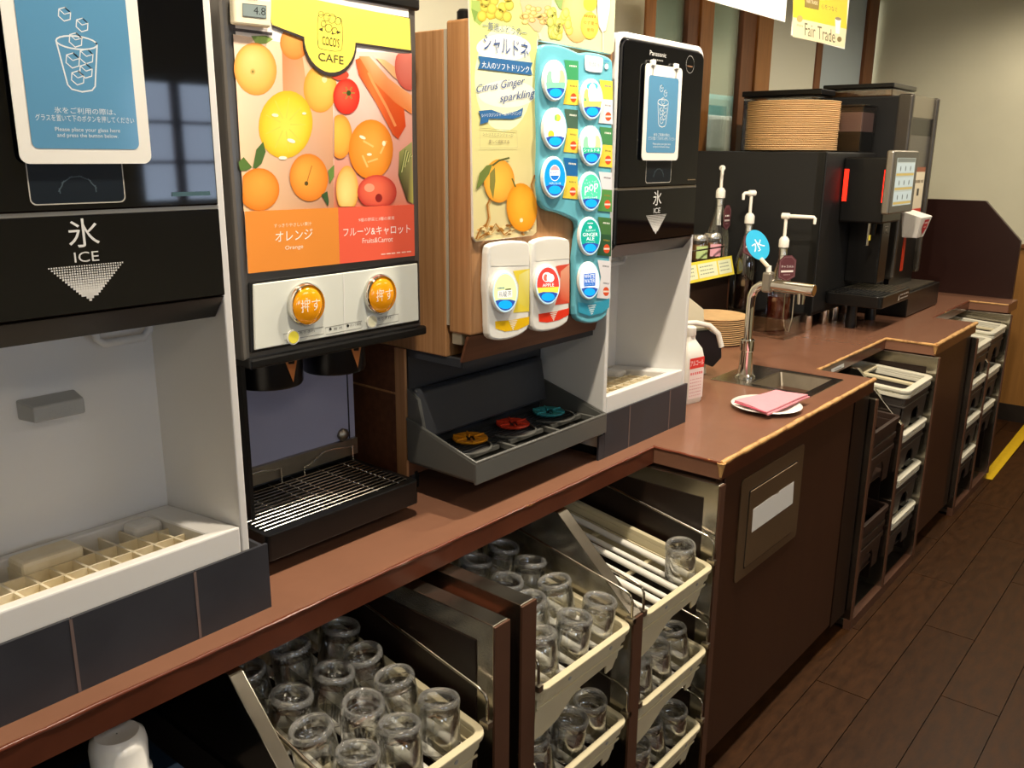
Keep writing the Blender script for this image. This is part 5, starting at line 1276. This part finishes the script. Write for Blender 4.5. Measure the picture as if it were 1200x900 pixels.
# ================================================================ coffee machine with the touch screen
A0, A1, AY = 3.292, 3.84, 1.252
t = thing('coffee_machine', 'black coffee machine with touch screen and red light strip with its modelled reflection', 'coffee machine', (3.56, 1.5, ZT))
box('body', A0, A1, AY+.004, 1.80, 0.905, AZ, 'black_matte', t, bevel=0.006)
box('front_panel', A0+.004, A1-.004, AY-.002, AY+.004, 0.92, AZ-.004, 'black_matte', t, bevel=0.002)
box('side_trim', A0-.001, A0+.012, AY+.002, AY+.03, 0.91, AZ-.002, 'black_satin', t)
for (x, y) in ((A0+.022, AY+.022), (A0+.03, 1.74), (A1-.05, AY+.045), (A1-.05, 1.74), (A0+.20, AY+.022), (A0+.30, AY+.022)):
    MB().lathe([(0.017, 0), (0.019, 0.004), (0.019, 0.056)], (x, y, ZT), 18).build('foot', 'wire_bright', t, smooth=40)
hd = box('dispensing_head', 3.47, 3.70, 1.085, AY-.002, 1.255, 1.500, 'black_satin', t, bevel=0.008)
tb = box('touch_screen', 3.432, 3.735, 1.055, 1.083, 1.293, 1.525, 'frame_silver', t, bevel=0.008, seg=3)
p = plane_print((3.432, 1.055, 1.293), (1, 0, 0), (0, 0, 1), base=0.0004)
p.poly(rr(.008, .006, .295, .226, .006), '#3a3834'); p.poly([(.04, .03), (.265, .03), (.265, .205), (.04, .205)], '#a8b4b0')
for k, z in enumerate((.045, .098, .150)):
    p.poly([(.045, z-.010), (.26, z-.010), (.26, z-.001), (.045, z-.001)], '#b8a05a')
    p.poly([(.045, z+.001), (.26, z+.001), (.26, z+.036), (.045, z+.036)], '#b4c4c6')
    for j in range(3): p.ell(.09+j*.06, z+.016, .006, .010, '#5a6468')
p.poly([(.045, .190), (.26, .190), (.26, .204), (.045, .204)], '#6a726e')
p.build('screen_print', 'print_screen', tb)
box('light_strip_and_reflection', 3.452, 3.468, 1.084, 1.090, 1.335, 1.455, 'red_led_and_reflection', t); box('light_strip_and_reflection', 3.4655, 3.470, 1.226, 1.242, 1.335, 1.455, 'red_led_and_reflection', t)  # second strip is a glowing stand-in for the reflection of the first
MB().lathe([(0.014, 0), (0.018, 0.05)], (3.57, 1.15, 1.206), 16).build('spout', 'black_satin', t, smooth=40)
MB().tube([(3.50, 1.14, 1.255), (3.50, 1.14, 1.17)], 0.006, 10).build('spout_tube', 'chrome', t, smooth=40)
box('spout_sticker', 3.494, 3.507, 1.131, 1.134, 1.19, 1.21, 'sign_yellow', t)
box('neck', 3.60, 3.70, 1.12, AY-.002, 1.01, 1.255, 'black_satin', t, bevel=0.006)
p = plane_print((3.60, 1.12, 1.01), (1, 0, 0), (0, 0, 1)); p.loop([(.03, .20), (.07, .20), (.07, .225), (.03, .225)], .003, '#b8b4a8'); p.fine((.04, .2125), (.06, .2125), .014, '#b8b4a8'); p.build('badge', 'print', t)
dt = MB().prism(rr(3.40, 1.03, 3.76, AY-.004, .02), 'z', 0.945, 0.992).build('drip_tray', 'black_satin', t, bevel=0.004)
for i in range(11):
    y = 1.045+i*.0175
    MB().box(3.55, 3.745, y, y+.006, .992, .9945).build('grille_bar', 'steel_brushed', dt); MB().box(3.415, 3.54, y, y+.006, .992, .9945).build('grille_bar', 'black_matte', dt)
p = plane_print((3.40, 1.03, .945), (1, 0, 0), (0, 0, 1)); p.poly([(.20, .010), (.215, .010), (.2075, .034)], '#c8c4bc'); p.fine((.225, .030), (.33, .030), .009, '#b4b0a8'); p.fine((.225, .016), (.33, .016), .008, '#b4b0a8'); p.build('warning_print', 'print', dt)
for x in (3.47, 3.70): MB().lathe([(0.020, 0), (0.022, 0.02), (0.018, 0.095)], (x, 1.16, ZT), 16).build('tray_foot', 'black_satin', t, smooth=40)
# hoppers on top
h = box('powder_hopper', 3.664, 3.815, 1.262, 1.42, AZ, 1.695, 'smoke', t, bevel=0.004)
box('powder', 3.670, 3.809, 1.268, 1.414, 1.598, 1.672, 'powder_pink', h); box('hopper_lower', 3.670, 3.809, 1.268, 1.414, AZ+.002, 1.596, 'black_satin', h); box('lid', 3.66, 3.819, 1.258, 1.424, 1.695, 1.701, 'smoke', h, bevel=0.002)
h = box('bean_hopper', 3.69, 3.835, 1.45, 1.79, AZ, 1.745, 'smoke', t, bevel=0.006)
box('beans', 3.697, 3.828, 1.457, 1.783, AZ+.004, 1.715, 'bean', h); box('lid', 3.685, 3.838, 1.445, 1.795, 1.745, 1.768, 'black_satin', h, bevel=0.004)

# ================================================================ taller coffee machine behind
B0, B1, BYY = 3.862, 4.245, 1.150
t = thing('coffee_machine', 'tall black coffee machine with silver-edged glass front at the far end', 'coffee machine', (4.05, 1.45, ZT))
box('body', B0, B1, BYY+.03, 1.78, 0.86, 1.742, 'black_matte', t, bevel=0.008)
for x0_, x1_ in ((B0-.002, B0+.030), (B1-.030, B1+.002)):
    box('front_post', x0_, x1_, BYY-.012, BYY+.05, 1.0, 1.748, 'post_grey', t, bevel=0.010, seg=3)
box('top_band', B0+.03, B1-.03, BYY, BYY+.03, 1.66, 1.745, 'frame_silver', t); box('glass_front', B0+.03, B1-.03, BYY+.004, BYY+.03, 1.24, 1.66, 'frame_grey', t)
box('glass_shade', B0+.035, B1-.035, BYY+.002, BYY+.004, 1.59, 1.655, 'black_satin', t)
box('lower_front', B0+.03, B1-.03, BYY+.01, BYY+.03, 0.95, 1.24, 'black_satin', t)
p = plane_print((B0, BYY+.001, 0), (1, 0, 0), (0, 0, 1)); p.poly([(.18, 1.26), (.33, 1.26), (.33, 1.46), (.18, 1.46)], '#e8dcc0'); p.poly([(.18, 1.26), (.33, 1.26), (.33, 1.285), (.18, 1.285)], '#d83a28'); p.poly([(.18, 1.44), (.33, 1.44), (.33, 1.46), (.18, 1.46)], '#9a5a40'); p.poly([(.24, 1.34), (.27, 1.34), (.27, 1.37), (.24, 1.37)], '#3a3630'); p.fine((.19, 1.40), (.32, 1.40), .02, '#6a5a48'); p.build('front_card', 'print', t)
box('base', B0-.02, B1+.06, 1.06, 1.40, ZT+.004, 0.955, 'black_satin', t, bevel=0.004); box('base_plate', B0, B1+.04, 1.08, 1.24, .955, .959, 'steel_brushed', t)
h = box('bean_hopper', 3.90, 4.20, 1.235, 1.52, 1.744, 1.776, 'thin_glass', t, bevel=0.004); box('beans', 3.905, 4.195, 1.24, 1.515, 1.745, 1.768, 'bean', h); box('lid', 3.895, 4.205, 1.23, 1.525, 1.776, 1.795, 'black_satin', h, bevel=0.004)
# paper pocket with red emblem hung on the front
c = thing('paper_pocket', 'white paper pocket with red emblem hanging on the far coffee machine', 'holder', (3.94, 1.12, 1.18))
MB().hexa([(3.91, 1.075, 1.175), (4.005, 1.075, 1.175), (4.005, 1.135, 1.175), (3.91, 1.135, 1.175), (3.875, 1.055, 1.262), (4.03, 1.055, 1.262), (4.03, 1.137, 1.285), (3.875, 1.137, 1.285)]).build('pocket', 'paper_white', c, bevel=0.003)
n_ = Vector((0, -.087, -.02)).normalized(); p = plane_print((3.91, 1.0735, 1.175), (1, 0, 0), Vector((0, -.02, .087)).normalized(), base=.001)
p.poly([(.02, .035), (.085, .035), (.085, .078), (.02, .078)], '#c83038'); p.poly([(.03, .035), (.0525, .012), (.075, .035)], '#c83038'); p.fine((.026, .064), (.08, .064), .012, '#f4e0e0'); p.fine((.034, .046), (.07, .046), .010, '#f4e0e0'); p.build('emblem', 'print', c)
rb = MB().box(3.95, 3.98, 1.135, 1.138, 1.03, 1.175).build('ribbon', 'ring_red', c)

# ================================================================ hanging signs
HY = 1.30
t = thing('hanging_sign', 'blank white board hanging over the counter', 'sign', (2.65, HY, 1.925))
box('board', 2.30, 2.945, HY, HY+.003, 1.926, 2.25, 'paper_white', t)
for x in (2.36, 2.88): MB().tube([(x, HY+.002, 2.25), (x, HY+.002, 2.6)], .001, 5).build('cord', 'steel_brushed', t)
t = thing('hanging_sign', 'yellow and cream Fair Trade coffee sign hanging over the counter', 'sign', (3.25, HY, 1.89))
box('board', 3.005, 3.497, HY, HY+.003, 1.892, 2.25, 'paper_white', t)
for x in (3.05, 3.45): MB().tube([(x, HY+.002, 2.25), (x, HY+.002, 2.6)], .001, 5).build('cord', 'steel_brushed', t)
p = photo_print(HY)
p.poly([(929, 20), (992, 34), (994, -20), (930, -40)], '#dcc62a'); p.poly([(928.8, 43), (989.5, 56), (992, 34), (929, 20)], '#dcd2ac')
p.text('Fair Trade', (943, 34), (978.5, 43), 15, '#5a5436'); p.poly([(943.5, -6), (960, -2), (959, 11.5), (943, 8)], '#8a7430'); p.loop([(943.5, -6), (960, -2), (959, 11.5), (943, 8)], .7, '#5a4a20'); p.text('FAIR TRADE', (945, 1), (958, 4), 4, '#efe6c0')
p.text('心をつなぐ', (962.5, 7), (981, 11.5), 6, '#6a6230')
p.ell(937, 22, 3.5, 4, '#c8a058'); p.fine((933.5, 29), (941, 31), 4, '#b8a878')
p.poly([(978.5, 21), (985.5, 22.5), (983.5, 40), (979, 39)], '#f6f2e8'); p.ell(982, 22, 3.6, 1.8, '#8a7a60', 12); p.ell(983.5, 46, 2.6, 3.2, '#7a6a40')
p.build('sign_print', 'print', t)
